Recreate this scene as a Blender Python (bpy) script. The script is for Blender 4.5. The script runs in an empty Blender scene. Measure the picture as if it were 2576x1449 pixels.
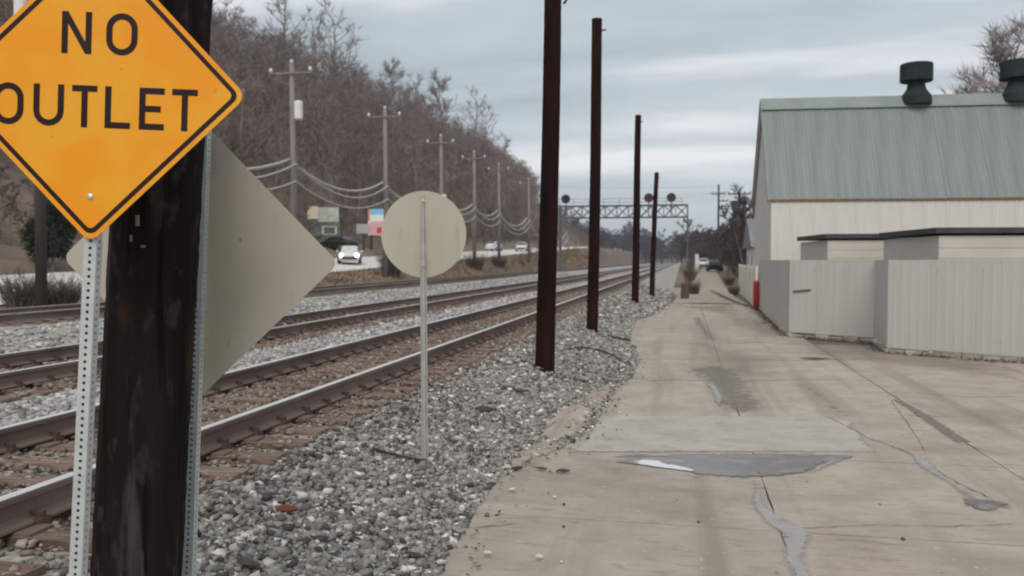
import bpy, math, random
import numpy as np
from mathutils import Vector, Matrix

# ------------------------------------------------------------------ camera, sky, sun, exposure
SC = bpy.context.scene
COL = SC.collection
CAM_Z = 2.1
F, CX, CY = 2143.0, 1288.0, 724.5          # focal length / centre in units of a 2576 px wide frame
YAW, PITCH = math.atan(432 / F), math.atan(69.5 / F)

cam_d = bpy.data.cameras.new('camera')
cam = bpy.data.objects.new('camera', cam_d)
COL.objects.link(cam)
cam.location = (0, 0, CAM_Z)
cam.rotation_euler = (math.pi / 2 - PITCH, 0, YAW)
cam_d.sensor_width = 36.0
cam_d.lens = 36.0 * F / 2576.0
cam_d.clip_start = 0.05
cam_d.clip_end = 9000
cam_d.dof.use_dof = True
cam_d.dof.focus_distance = 4.5
cam_d.dof.aperture_fstop = 3.0
SC.camera = cam

SUN_EL, SUN_AZ = math.radians(46), math.radians(177)     # azimuth clockwise from +Y: behind the camera, a little right
world = bpy.data.worlds.new('World')
SC.world = world
world.use_nodes = True
nt = world.node_tree
nt.nodes.clear()
N = nt.nodes.new
L = nt.links.new
out = N('ShaderNodeOutputWorld')
bg = N('ShaderNodeBackground')
bg.inputs['Strength'].default_value = 0.1
L(bg.outputs[0], out.inputs[0])
sky = N('ShaderNodeTexSky')
sky.sky_type = 'NISHITA'
sky.sun_disc = False
sky.sun_elevation = SUN_EL
sky.sun_rotation = SUN_AZ
sky.air_density = 1.0
sky.dust_density = 3.0
tc = N('ShaderNodeTexCoord')
sep = N('ShaderNodeSeparateXYZ')
L(tc.outputs['Generated'], sep.inputs[0])
def wmath(op, a, b=None, v=None):
    m = N('ShaderNodeMath'); m.operation = op
    if isinstance(a, (int, float)): m.inputs[0].default_value = a
    else: L(a, m.inputs[0])
    if b is not None:
        if isinstance(b, (int, float)): m.inputs[1].default_value = b
        else: L(b, m.inputs[1])
    return m.outputs[0]
zz = wmath('ADD', wmath('MAXIMUM', sep.outputs[2], 0.0), 0.16)
px = wmath('DIVIDE', sep.outputs[0], zz)
py = wmath('DIVIDE', sep.outputs[1], zz)
# flat cloud layer seen in perspective; streaks run across the view
comb = N('ShaderNodeCombineXYZ')
L(wmath('MULTIPLY', wmath('ADD', px, wmath('MULTIPLY', py, 0.10)), 0.36), comb.inputs[0])
L(wmath('MULTIPLY', wmath('SUBTRACT', py, wmath('MULTIPLY', px, -0.06)), 1.0), comb.inputs[1])
comb.inputs[2].default_value = 9.3
n1 = N('ShaderNodeTexNoise'); n1.inputs['Scale'].default_value = 1.45; n1.inputs['Detail'].default_value = 5.0
n1.inputs['Roughness'].default_value = 0.47; n1.inputs['Distortion'].default_value = 0.25
L(comb.outputs[0], n1.inputs['Vector'])
ramp = N('ShaderNodeValToRGB')
cr = ramp.color_ramp
cr.elements[0].position = 0.39; cr.elements[0].color = (3.05, 3.5, 3.85, 1)
cr.elements[1].position = 0.63; cr.elements[1].color = (7.0, 6.95, 7.05, 1)
e = cr.elements.new(0.50); e.color = (4.15, 4.55, 4.85, 1)
L(n1.outputs['Fac'], ramp.inputs[0])
# towards the horizon the layer thins into an even pale band
hz = N('ShaderNodeMapRange'); hz.inputs['From Min'].default_value = 0.0; hz.inputs['From Max'].default_value = 0.20
hz.inputs['To Min'].default_value = 0.65; hz.inputs['To Max'].default_value = 0.0
L(sep.outputs[2], hz.inputs['Value'])
mixh = N('ShaderNodeMixRGB'); L(hz.outputs[0], mixh.inputs[0]); L(ramp.outputs[0], mixh.inputs[1])
mixh.inputs[2].default_value = (5.5, 5.9, 6.15, 1)
mixs = N('ShaderNodeMixRGB'); mixs.inputs[0].default_value = 0.92
L(sky.outputs[0], mixs.inputs[1]); L(mixh.outputs[0], mixs.inputs[2])
L(mixs.outputs[0], bg.inputs['Color'])

sun_d = bpy.data.lights.new('sun', 'SUN')
sun_d.energy = 1.45
sun_d.angle = math.radians(40)
sun_d.color = (1.0, 0.90, 0.79)
sun = bpy.data.objects.new('sun', sun_d)
COL.objects.link(sun)
sd = Vector((math.sin(SUN_AZ) * math.cos(SUN_EL), math.cos(SUN_AZ) * math.cos(SUN_EL), math.sin(SUN_EL)))
sun.rotation_euler = sd.to_track_quat('Z', 'Y').to_euler()
sun.location = sd * 50

SC.view_settings.view_transform = 'Standard'
SC.view_settings.look = 'None'
SC.view_settings.exposure = 0.51
SC.view_settings.gamma = 1.0
SC.view_settings.use_curve_mapping = False
SC.render.engine = 'CYCLES'
SC.cycles.use_denoising = True
SC.cycles.max_bounces = 5
SC.cycles.filter_width = 1.9

# ------------------------------------------------------------------ terrain function and picture rays
def lerp_pts(x, pts):
    if x <= pts[0][0]: return pts[0][1]
    for (a, za), (b, zb) in zip(pts, pts[1:]):
        if x <= b: return za + (zb - za) * (x - a) / (b - a)
    return pts[-1][1]
def road_z(Y): return 1.2 + 0.0225 * (max(0, min(Y, 230)) - 27)
def road_in(Y): return .56 + .0255 * (max(0, min(Y, 230)) - 27)
def alley_z(Y): return 0.011 * max(0, min(Y, 170) - 50)
def hill_f(Y): return lerp_pts(Y, [(-60, .75), (60, .86), (150, .92), (300, 1.02), (400, 0.78), (520, .12), (700, .04)])
TOE = [(0, -1.9), (5.39, -1.71), (6.09, -1.77), (7.15, -1.83), (7.93, -1.84), (8.39, -1.7), (8.89, -1.67), (9.37, -1.6), (9.82, -1.6), (10.63, -1.6), (11.48, -1.6), (13.62, -1.6), (14.5, -1.6)]
def gz(X, Y):
    r, a, h = road_z(Y), alley_z(Y), hill_f(Y); ri = road_in(Y)
    bed = 0.58
    return lerp_pts(X, [(-400, r + 1.5 + 40 * h), (-130, r + 1.5 + 37 * h), (-78, r + 1.5 + 31 * h), (-40, r + 1.5), (-33.5, r + .7),
                        (-31.8, r - .05), (-23.2, ri - .05), (-20.5, .35 + .40 * (ri - .35)), (-18.4, .30), (-16.8, .78), (-12.0, .78),
                        (-10.3, bed), (-2.95, bed), (lerp_pts(Y, TOE), a), (200, a)])
fw = Vector((-math.sin(YAW) * math.cos(PITCH), math.cos(YAW) * math.cos(PITCH), -math.sin(PITCH)))
rt = Vector((math.cos(YAW), math.sin(YAW), 0))
up = rt.cross(fw)
C0 = Vector((0, 0, CAM_Z))
def ray(x, y): return fw + rt * ((x - CX) / F) - up * ((y - CY) / F)      # depth along axis = 1
def at_depth(x, y, d): return C0 + ray(x, y) * d
def at_z(x, y, z=0.0):
    r = ray(x, y); return C0 + r * ((z - CAM_Z) / r.z)
def at_X(x, y, X):
    r = ray(x, y); return C0 + r * (X / r.x)
def hit(x, y):
    r = ray(x, y); d = 1.0
    while d < 900:
        p = C0 + r * d
        if p.z < gz(p.x, p.y): break
        d *= 1.004
    return C0 + r * d

# ------------------------------------------------------------------ helpers
rnd = random.Random(7)
def tag(o, label=None, cat=None, group=None, kind=None):
    if label: o['label'] = label
    if cat: o['category'] = cat
    if group: o['group'] = group
    if kind: o['kind'] = kind
    return o
def thing(name, loc, label, cat, group=None):
    o = bpy.data.objects.new(name, None)
    o.empty_display_size = 0.2
    COL.objects.link(o); o.location = loc
    return tag(o, label, cat, group)
def wloc(o):
    v = Vector((0, 0, 0))
    while o is not None:
        v += o.location; o = o.parent
    return v
class MB:
    def __init__(s): s.v = []; s.f = []
    def add(s, vs, fs):
        b = len(s.v); s.v += [tuple(p) for p in vs]; s.f += [tuple(b + i for i in f) for f in fs]; return s
    def box(s, c, size, ax=None):
        X, Y, Z = ax if ax else (Vector((1, 0, 0)), Vector((0, 1, 0)), Vector((0, 0, 1)))
        c = Vector(c); h = [q / 2 for q in size]
        vs = [c + X * (h[0] * i) + Y * (h[1] * j) + Z * (h[2] * k) for k in (-1, 1) for j in (-1, 1) for i in (-1, 1)]
        return s.add(vs, [(0, 2, 3, 1), (4, 5, 7, 6), (0, 1, 5, 4), (2, 6, 7, 3), (0, 4, 6, 2), (1, 3, 7, 5)])
    def bar(s, a, b, w, h=None, upv=(0, 0, 1)):
        a, b = Vector(a), Vector(b); d = (b - a); l = d.length; d.normalize(); u = Vector(upv)
        if abs(d.dot(u)) > .98: u = Vector((1, 0, 0))
        x = d.cross(u).normalized(); z = x.cross(d)
        return s.box((a + b) / 2, (w, l, h or w), (x, d, z))
    def tube(s, pts, rad, n=8, caps=True):
        pts = [Vector(p) for p in pts]
        if not isinstance(rad, (list, tuple)): rad = [rad] * len(pts)
        b = len(s.v); m = len(pts)
        d0 = (pts[-1] - pts[0]).normalized(); ref = Vector((0, 0, 1)) if abs(d0.z) < .9 else Vector((1, 0, 0))
        for i, p in enumerate(pts):
            d = (pts[min(i + 1, m - 1)] - pts[max(i - 1, 0)]).normalized()
            x = d.cross(ref).normalized(); y = d.cross(x)
            for k in range(n):
                a = 2 * math.pi * k / n
                s.v.append(tuple(p + (x * math.cos(a) + y * math.sin(a)) * rad[i]))
        for i in range(m - 1):
            for k in range(n):
                s.f.append((b + i * n + k, b + i * n + (k + 1) % n, b + (i + 1) * n + (k + 1) % n, b + (i + 1) * n + k))
        if caps:
            s.f.append(tuple(b + k for k in range(n))[::-1]); s.f.append(tuple(b + (m - 1) * n + k for k in range(n)))
        return s
    def prism(s, poly, ez, org=(0, 0, 0), ex=(1, 0, 0), ey=(0, 1, 0)):
        """poly in the ex/ey plane, extruded by vector ez"""
        org, ex, ey, ez = Vector(org), Vector(ex), Vector(ey), Vector(ez); n = len(poly)
        vs = [org + ex * p[0] + ey * p[1] for p in poly]
        vs += [v + ez for v in vs]
        fs = [tuple(range(n))[::-1], tuple(range(n, 2 * n))] + [(i, (i + 1) % n, n + (i + 1) % n, n + i) for i in range(n)]
        return s.add(vs, fs)
    def mesh(s, name, mat, off=None):
        me = bpy.data.meshes.new(name)
        vs = s.v if off is None else [(a - off.x, b - off.y, c - off.z) for a, b, c in s.v]
        me.from_pydata(vs, [], s.f); me.materials.append(mat)
        return me
    def build(s, name, mat, parent=None, smooth=False, local=False):
        me = s.mesh(name, mat, None if (local or parent is None) else wloc(parent))
        if smooth: me.shade_smooth()
        o = bpy.data.objects.new(name, me); COL.objects.link(o)
        if parent is not None: o.parent = parent
        return o
def fix_normals(o):
    import bmesh
    bm = bmesh.new(); bm.from_mesh(o.data); bmesh.ops.recalc_face_normals(bm, faces=bm.faces); bm.to_mesh(o.data); bm.free()
    return o
def np_mesh(name, V, T, mat, col=None):
    V = np.asarray(V, dtype=np.float32); T = np.asarray(T, dtype=np.int32)
    me = bpy.data.meshes.new(name)
    me.vertices.add(len(V)); me.vertices.foreach_set('co', V.ravel())
    me.loops.add(T.size); me.loops.foreach_set('vertex_index', T.ravel())
    me.polygons.add(len(T))
    me.polygons.foreach_set('loop_start', np.arange(0, T.size, T.shape[1], dtype=np.int32))
    me.update(calc_edges=True)
    if col is not None:
        a = me.color_attributes.new('tint', 'FLOAT_COLOR', 'POINT')
        c = np.ones((len(V), 4), np.float32); c[:, :3] = col
        a.data.foreach_set('color', c.ravel())
    me.materials.append(mat)
    return me
def link(name, me, parent=None, loc=None):
    o = bpy.data.objects.new(name, me); COL.objects.link(o)
    if parent is not None: o.parent = parent
    if loc is not None: o.location = loc
    return o

# ------------------------------------------------------------------ materials
def mat(name, c1, c2=None, scale=4.0, rough=.8, metal=0.0, bump=0.0, bscale=40.0, stretch=(1, 1, 1), detail=6, spots=None, spec=None,
        tint=False, contrast=(.35, .65), emit=None, rand=0.0):
    m = bpy.data.materials.new(name); m.use_nodes = True
    t = m.node_tree; n = t.nodes; l = t.links
    b = n['Principled BSDF']
    b.inputs['Roughness'].default_value = rough; b.inputs['Metallic'].default_value = metal
    if spec is not None: b.inputs['Specular IOR Level'].default_value = spec
    tcn = n.new('ShaderNodeTexCoord'); mp = n.new('ShaderNodeMapping'); mp.inputs['Scale'].default_value = stretch
    l.new(tcn.outputs['Object'], mp.inputs[0])
    colo = None
    if c2 is not None:
        ns = n.new('ShaderNodeTexNoise'); ns.inputs['Scale'].default_value = scale; ns.inputs['Detail'].default_value = detail
        ns.inputs['Roughness'].default_value = .6
        l.new(mp.outputs[0], ns.inputs['Vector'])
        r = n.new('ShaderNodeValToRGB'); r.color_ramp.elements[0].position, r.color_ramp.elements[1].position = contrast
        r.color_ramp.elements[0].color = (*c1, 1); r.color_ramp.elements[1].color = (*c2, 1)
        l.new(ns.outputs['Fac'], r.inputs[0]); colo = r.outputs[0]
    for sp in (spots or []):     # (colour, scale, threshold, softness, stretch)
        ns = n.new('ShaderNodeTexNoise'); ns.inputs['Scale'].default_value = sp[1]; ns.inputs['Detail'].default_value = 5
        mp2 = n.new('ShaderNodeMapping'); mp2.inputs['Scale'].default_value = sp[4] if len(sp) > 4 else stretch
        mp2.inputs['Location'].default_value = (sp[1] * 3.1, 1.7, sp[2] * 9)
        l.new(tcn.outputs['Object'], mp2.inputs[0]); l.new(mp2.outputs[0], ns.inputs['Vector'])
        mr = n.new('ShaderNodeMapRange'); mr.inputs['From Min'].default_value = sp[2]; mr.inputs['From Max'].default_value = sp[2] + sp[3]
        l.new(ns.outputs['Fac'], mr.inputs['Value'])
        mx = n.new('ShaderNodeMixRGB'); l.new(mr.outputs[0], mx.inputs[0])
        if colo is None: mx.inputs[1].default_value = (*c1, 1)
        else: l.new(colo, mx.inputs[1])
        mx.inputs[2].default_value = (*sp[0], 1); colo = mx.outputs[0]
    if tint:
        at = n.new('ShaderNodeAttribute'); at.attribute_name = 'tint'
        mx = n.new('ShaderNodeMixRGB'); mx.blend_type = 'MULTIPLY'; mx.inputs[0].default_value = 1
        if colo is None: mx.inputs[1].default_value = (*c1, 1)
        else: l.new(colo, mx.inputs[1])
        l.new(at.outputs['Color'], mx.inputs[2]); colo = mx.outputs[0]
    if rand:
        oi = n.new('ShaderNodeObjectInfo'); mr = n.new('ShaderNodeMapRange')
        mr.inputs['To Min'].default_value = 1 - rand; mr.inputs['To Max'].default_value = 1 + rand
        l.new(oi.outputs['Random'], mr.inputs['Value'])
        mx = n.new('ShaderNodeMixRGB'); mx.blend_type = 'MULTIPLY'; mx.inputs[0].default_value = 1
        if colo is None: mx.inputs[1].default_value = (*c1, 1)
        else: l.new(colo, mx.inputs[1])
        l.new(mr.outputs[0], mx.inputs[2]); colo = mx.outputs[0]
    if colo is None: b.inputs['Base Color'].default_value = (*c1, 1)
    else: l.new(colo, b.inputs['Base Color'])
    if bump:
        nb = n.new('ShaderNodeTexNoise'); nb.inputs['Scale'].default_value = bscale; nb.inputs['Detail'].default_value = 4
        l.new(mp.outputs[0], nb.inputs['Vector'])
        bp = n.new('ShaderNodeBump'); bp.inputs['Strength'].default_value = bump; bp.inputs['Distance'].default_value = .02
        l.new(nb.outputs['Fac'], bp.inputs['Height']); l.new(bp.outputs[0], b.inputs['Normal'])
    if emit:
        b.inputs['Emission Color'].default_value = (*emit[0], 1); b.inputs['Emission Strength'].default_value = emit[1]
    return m
M = {}
M['earth'] = mat('earth', (.10, .076, .062), (.19, .146, .115), .35, .95, bump=.5, bscale=3, spots=[((.20, .155, .10), .12, .52, .12), ((.07, .085, .035), .07, .60, .08)])
M['gravel'] = mat('gravel', (.20, .195, .185), (.40, .39, .365), 14, .95, bump=.9, bscale=22, spots=[((.30, .27, .24), .5, .55, .15)])
M['stone'] = mat('stone', (.75, .75, .75), (1, 1, 1), 30, .9, tint=True)
M['concrete'] = mat('concrete', (.315, .272, .230), (.395, .348, .300), 1.6, .9, bump=.12, bscale=60, rand=.05,
                    spots=[((.26, .225, .195), 1.1, .52, .16, (2.2, .10, 1)), ((.27, .235, .205), .9, .55, .2, (.5, 1.6, 1)), ((.285, .245, .205), 7, .56, .14, (.6, 1.8, 1)), ((.22, .19, .165), 2.2, .66, .10, (.5, 1.8, 1)), ((.43, .39, .345), 22, .64, .06), ((.20, .17, .145), 34, .68, .04)])
M['concrete_new'] = mat('concrete_new', (.37, .348, .318), (.44, .418, .385), 1.2, .85, bump=.1, bscale=70, spots=[((.34, .31, .28), 3, .56, .14), ((.30, .27, .24), 12, .62, .1)])
M['mortar'] = mat('mortar', (.29, .29, .285), (.40, .395, .385), 5, .8, bump=.15, bscale=60)
M['joint_dirt'] = mat('joint_dirt', (.075, .06, .05), (.14, .115, .095), 5, .95)
M['wet'] = mat('wet', (.125, .115, .112), (.175, .165, .16), 2.5, .30, spec=.5, spots=[((.23, .21, .19), 5, .56, .1)])
M['puddle'] = mat('puddle', (.66, .69, .71), None, rough=.03, spec=1.0)  # pale base colour paints the bright sky reflection onto the water
M['tar'] = mat('tar', (.17, .155, .14), (.25, .225, .20), 4, .85, bump=.2)
M['sand'] = mat('sand', (.26, .22, .18), (.38, .33, .275), 9, .95, bump=.8, bscale=34)
M['tie'] = mat('tie', (.085, .055, .042), (.25, .175, .138), 9, .9, bump=.3, stretch=(.3, 3, 1), rand=.25)
M['rail_side'] = mat('rail_side', (.115, .08, .065), (.19, .14, .12), 3, .75, metal=.0, bump=.15, stretch=(1, .3, 1))
M['rail_top'] = mat('rail_top', (.80, .80, .80), (.66, .66, .66), .8, .45, metal=.45)  # sky reflection of the polished heads put into a pale, part-diffuse base
M['anchor'] = mat('anchor', (.055, .035, .03), (.10, .06, .045), 9, .8)
M['creosote'] = mat('creosote', (.006, .0045, .0045), (.018, .012, .0105), 5, .9, spec=.15, bump=.7, bscale=26, stretch=(1, 1, .12),
                    spots=[((.046, .023, .015), 3.4, .55, .10, (1, 1, .4)), ((.028, .024, .022), 15, .58, .08, (1, 1, .5)), ((.05, .046, .043), 9, .57, .10, (1, 1, .10)), ((.10, .095, .09), 7, .68, .05, (1, 1, .25)), ((.004, .003, .003), 16, .56, .05, (1, 1, .06))])
M['rustwood'] = mat('rustwood', (.008, .0035, .0035), (.026, .009, .008), 4, .9, spec=.1, bump=.6, bscale=20, stretch=(1, 1, .12), rand=.2)
M['oldpole'] = mat('oldpole', (.17, .15, .145), (.25, .225, .215), 3, .85, bump=.3, stretch=(1, 1, .15))
M['darkpole'] = mat('darkpole', (.05, .04, .036), (.085, .07, .062), 3, .9, stretch=(1, 1, .2))
M['cable'] = mat('cable', (.16, .15, .15), None, rough=.55)
M['cable_pale'] = mat('cable_pale', (.40, .385, .38), None, rough=.45)
M['whitecan'] = mat('whitecan', (.62, .63, .62), (.72, .72, .71), 3, .5)
M['yellow'] = mat('yellow', (.82, .305, .002), (.80, .36, .014), 3.2, .36, spec=.4, detail=2, contrast=(.42, .58), spots=[((.66, .27, .01), 25, .68, .06)])
M['black'] = mat('black', (.012, .004, .006), (.022, .007, .010), 6, .5, spec=.25)
M['bolt'] = mat('bolt', (.75, .72, .70), None, rough=.3, metal=.6)
M['galv'] = mat('galv', (.43, .465, .465), (.52, .55, .545), 12, .5, metal=.2, bump=.05)
M['alu_back'] = mat('alu_back', (.44, .41, .345), (.50, .465, .39), 1.3, .5, metal=.1, stretch=(1, 1, .6), spots=[((.42, .375, .28), 1.1, .50, .2), ((.36, .34, .29), 9, .62, .12, (1, 1, .15)), ((.30, .28, .24), 30, .70, .05)])
M['upost'] = mat('upost', (.33, .335, .32), (.42, .42, .40), 8, .55, metal=.2)
M['paper'] = mat('paper', (.12, .112, .105), (.20, .19, .18), 20, .8)
M['roof'] = mat('roof', (.150, .182, .182), (.195, .230, .228), .8, .5, metal=.0, stretch=(2.5, .3, .3), spots=[((.25, .31, .30), .5, .58, .16, (1.5, .25, .25)), ((.155, .17, .17), 1.0, .60, .12, (3, .2, .2))])
M['roof_trim'] = mat('roof_trim', (.17, .22, .21), (.22, .26, .25), 1, .5)
M['rust_trim'] = mat('rust_trim', (.16, .07, .025), (.28, .14, .05), 6, .8)
M['vent'] = mat('vent', (.014, .024, .024), (.024, .036, .036), 2, .75, spec=.2)
M['siding'] = mat('siding', (.58, .575, .545), (.65, .64, .605), 1.0, .6, stretch=(4, 4, .25), spots=[((.52, .49, .43), 1.4, .60, .15, (5, 5, .2))])
M['fence'] = mat('fence', (.435, .435, .412), (.475, .475, .45), .7, .55, stretch=(2, 2, .3), spots=[((.385, .385, .362), 1.3, .58, .16, (4, 4, .3)), ((.30, .27, .235), 5, .66, .10, (2, 2, .4))])
M['gable'] = mat('gable', (.54, .54, .51), (.61, .60, .565), 1, .7, stretch=(3, 3, .3))
M['shed_wall'] = mat('shed_wall', (.50, .48, .435), (.58, .555, .505), .9, .8, bump=.15, bscale=20, stretch=(.5, .5, 2))
M['dark_roof'] = mat('dark_roof', (.030, .032, .035), (.055, .055, .058), 2, .7)
M['base_block'] = mat('base_block', (.22, .19, .16), (.40, .37, .33), 3, .95, bump=.5, rand=.25)
M['vinyl'] = mat('vinyl', (.60, .565, .48), (.68, .64, .55), 1, .6, stretch=(3, 3, .4))
M['red'] = mat('red', (.30, .010, .014), (.36, .015, .02), 3, .45)
M['darkred'] = mat('darkred', (.16, .006, .008), None, rough=.5)
M['bark'] = mat('bark', (.12, .096, .090), (.20, .165, .155), 1.5, .95)
M['twig'] = mat('twig', (.150, .116, .106), (.25, .20, .18), .13, .95, detail=3)
M['twig_hazed'] = mat('twig_hazed', (.062, .062, .080), (.10, .10, .122), .05, .95)  # blue-grey puts distance haze into the twig colour
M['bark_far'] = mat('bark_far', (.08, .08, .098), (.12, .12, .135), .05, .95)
M['scrub'] = mat('scrub', (.048, .033, .035), (.088, .063, .066), .2, .95)
M['twig_pale'] = mat('twig_pale', (.24, .20, .195), (.34, .29, .28), .3, .95)
M['pale_bark'] = mat('pale_bark', (.30, .28, .255), (.42, .40, .37), 1.2, .9)
M['evergreen'] = mat('evergreen', (.012, .022, .012), (.03, .045, .022), 2, .9)
M['drygrass'] = mat('drygrass', (.17, .13, .095), (.31, .24, .165), .4, .95, tint=False)
M['brush'] = mat('brush', (.10, .08, .065), (.19, .15, .12), 1, .95)
M['hwy'] = mat('hwy', (.56, .545, .525), (.66, .645, .62), .6, .55, stretch=(2, .1, 1))
M['steel'] = mat('steel', (.085, .09, .105), (.13, .135, .15), 2, .6, metal=.2)
M['signal_black'] = mat('signal_black', (.012, .011, .013), None, rough=.6)
M['signal_red'] = mat('signal_red', (.11, .012, .014), None, rough=.4)
M['glass_dark'] = mat('glass_dark', (.03, .035, .04), None, rough=.08, spec=.8)
M['car_white'] = mat('car_white', (.62, .64, .65), None, rough=.25)
M['car_dark'] = mat('car_dark', (.02, .02, .022), None, rough=.25)
M['car_grille'] = mat('car_grille', (.07, .02, .022), None, rough=.4)
M['tyre'] = mat('tyre', (.02, .02, .02), None, rough=.9)
M['rim'] = mat('rim', (.35, .35, .36), None, rough=.3, metal=.7)
M['lamp_on'] = mat('lamp_on', (1, .95, .85), None, rough=.2, emit=((1, .93, .80), 6.0))
M['lamp_amber'] = mat('lamp_amber', (1, .7, .4), None, rough=.2, emit=((1, .62, .28), 5.0))
M['lamp_off'] = mat('lamp_off', (.6, .6, .6), None, rough=.15)
M['tail'] = mat('tail', (.3, .01, .01), None, rough=.3)
M['sg_green'] = mat('sg_green', (.05, .075, .05), (.16, .20, .16), 2.2, .6)
M['sg_pale'] = mat('sg_pale', (.36, .42, .37), (.55, .60, .55), 1.5, .6)
M['sg_cream'] = mat('sg_cream', (.75, .70, .50), (.80, .74, .55), 2, .6)
M['sg_dark'] = mat('sg_dark', (.075, .10, .08), (.11, .14, .11), 2, .6)
M['sg_blue'] = mat('sg_blue', (.16, .47, .74), (.24, .55, .80), 1, .5)
M['sg_white'] = mat('sg_white', (.72, .72, .72), (.78, .78, .78), 1, .5)
M['sg_pink'] = mat('sg_pink', (.62, .33, .35), (.70, .42, .43), 2, .5)
M['sg_red'] = mat('sg_red', (.48, .03, .05), None, rough=.5)
M['sg_orange'] = mat('sg_orange', (.65, .24, .10), None, rough=.5)
M['grey_wall'] = mat('grey_wall', (.36, .36, .37), (.42, .42, .43), 1, .8)
M['grey_roof'] = mat('grey_roof', (.16, .16, .175), (.22, .22, .235), 1, .8)
M['white_wall'] = mat('white_wall', (.74, .74, .72), (.78, .78, .76), 1, .7)
M['hillfar'] = mat('hillfar', (.075, .075, .085), (.11, .11, .12), .02, .95)
M['leaf'] = mat('leaf', (.045, .033, .025), (.10, .07, .05), 4, .95)

# ------------------------------------------------------------------ ground, ballast, highway, alley bed
def sheet(name, xs, ys, zf, m, smooth=True):
    V = np.array([(x, y, zf(x, y)) for y in ys for x in xs], np.float32)
    nx = len(xs); T = []
    for j in range(len(ys) - 1):
        for i in range(nx - 1):
            T.append((j * nx + i, j * nx + i + 1, (j + 1) * nx + i + 1, (j + 1) * nx + i))
    me = np_mesh(name, V, T, m)
    if smooth: me.shade_smooth()
    o = link(name, me); tag(o, kind='structure'); return o
xs = [-4000, -1500, -700, -400, -260, -180, -150] + [-135 + 3 * i for i in range(34)] + [-33.5, -31.8, -28, -23.2, -22, -20.5, -19.4, -18.4, -17.6, -16.8, -14, -12, -10.3, -7, -2.95, -1.6, 0, 3, 10, 40, 120, 400, 1500, 4000]
ys = [-60, -30, -10] + [4 * i for i in range(0, 60)] + [250, 270, 290, 310, 330, 350, 370, 390, 410, 440, 470, 500, 540, 600, 700, 900, 1400, 2500, 6000]
grnd = random.Random(3)
def ground_zf(x, y):
    z = gz(x, y)
    if x > -18: z -= .10
    if -131 < x < -35: z += grnd.uniform(-.8, .8)
    return z
sheet('ground', xs, ys, ground_zf, M['earth'])
brng = random.Random(11)
bx = [-17.2, -16.8, -16, -15, -14, -13, -12, -11.2, -10.3, -9.5, -8.5, -7.5, -6.5, -5.5, -4.5, -3.6, -2.95, -2.6, -2.4, -2.2, -2.1, -2.0, -1.9, -1.8, -1.7, -1.6, -1.5, -1.2, -.7]
by = [-8 + .6 * i for i in range(80)] + [40 + 4 * i for i in range(26)] + [150 + 20 * i for i in range(25)]
def ball_zf(x, y):
    z = gz(x, y) + (brng.uniform(-.018, .018) if y < 40 else 0)
    t_ = lerp_pts(y, TOE)
    if x > t_: z = alley_z(y) - .01 - min(.05, (x - t_) * .25)
    if x < -17: z -= .1
    return z
sheet('ballast_bed', bx, by, ball_zf, M['gravel'])
sheet('highway', [-31.6, -27.5, -23.4], [-40 + 10 * i for i in range(40)], lambda x, y: road_in(y) + (road_z(y) - road_in(y)) * (-23.4 - x) / 8.2 + .03, M['hwy'])
sheet('alley_bed', [-.9, 0, 2, 3.2, 6, 10, 14, 20], [-8 + 2 * i for i in range(30)], lambda x, y: alley_z(y) - .035, M['joint_dirt'])

# ------------------------------------------------------------------ alley pavement slabs
def gp(x, y): p = at_z(x, y, 0); return (p.x, p.y)
left_px = [(1000, 1449), (1080, 1449), (1130, 1362), (1196, 1262), (1240, 1205), (1300, 1178), (1330, 1150), (1398, 1128), (1440, 1108), (1476, 1075), (1500, 1045), (1532, 985), (1580, 952), (1604, 915),
           (1596, 880), (1580, 862), (1583, 828), (1602, 806), (1640, 793), (1668, 778), (1690, 764)]
left_edge = [(-1.05, -3.0), (-1.2, 2.0)] + [gp(*p) for p in left_px[1:]]
left_edge.sort(key=lambda p: p[1])
def left_x(Y): return lerp_pts(Y, [(p[1], p[0]) for p in left_edge])
def at_y(y): return at_z(1720, y, 0).y
rows = [-3.0, 0.6, 3.6] + [at_y(v) for v in (1322, 1141, 1046, 958, 905, 861)] + [26.5, 31.5, 36.5, at_y(764)]
def right_lim(Y): return lerp_pts(Y, [(0, 14), (16.5, 14), (22.8, 3.2), (37, 3.0), (45, 2.9)])
srng = random.Random(5)
alley = thing('alley_pavement', (0, 0, 0), 'weathered tan concrete alley pavement in cracked slabs beside the tracks', 'pavement')
alley['kind'] = 'structure'; del alley['category']
seams = [None, .75, 3.2, 6.2, 9.4, 14]
def jag(a, b, amp, step=.22):
    a, b = Vector(a), Vector(b); n = max(1, int((b - a).length / step)); nn = Vector((-(b - a).y, (b - a).x)).normalized()
    return [tuple(a + (b - a) * (i / n) + nn * srng.uniform(-amp, amp) * (0 if i == 0 else 1)) for i in range(n)]
for y0, y1 in zip(rows, rows[1:]):
    for c in range(5):
        x1 = min(seams[c + 1], right_lim((y0 + y1) / 2)) if y0 > 16 else seams[c + 1]
        if c and x1 - seams[c] < .4: continue
        g = .007
        ya, yb = y0 + g, y1 - g
        if c == 0:
            ysn = [ya] + [ya + (yb - ya) * k / 9 for k in range(1, 9)] + [yb]
            lft = [(left_x(q) + srng.uniform(-.035, .035), q) for q in ysn]
        else: lft = jag((seams[c] + g, ya), (seams[c] + g, yb), .004) + [(seams[c] + g, yb)]
        poly = lft + jag((lft[-1][0], yb), (x1 - g, yb), .006)[1:] + jag((x1 - g, yb), (x1 - g, ya), .006) + jag((x1 - g, ya), (lft[0][0], ya), .006)
        mb = MB(); zt = srng.uniform(-.004, .006)
        mb.prism(poly, (0, 0, .12), (0, 0, zt - .12))
        fix_normals(mb.build('slab', M['concrete'], alley))
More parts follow.
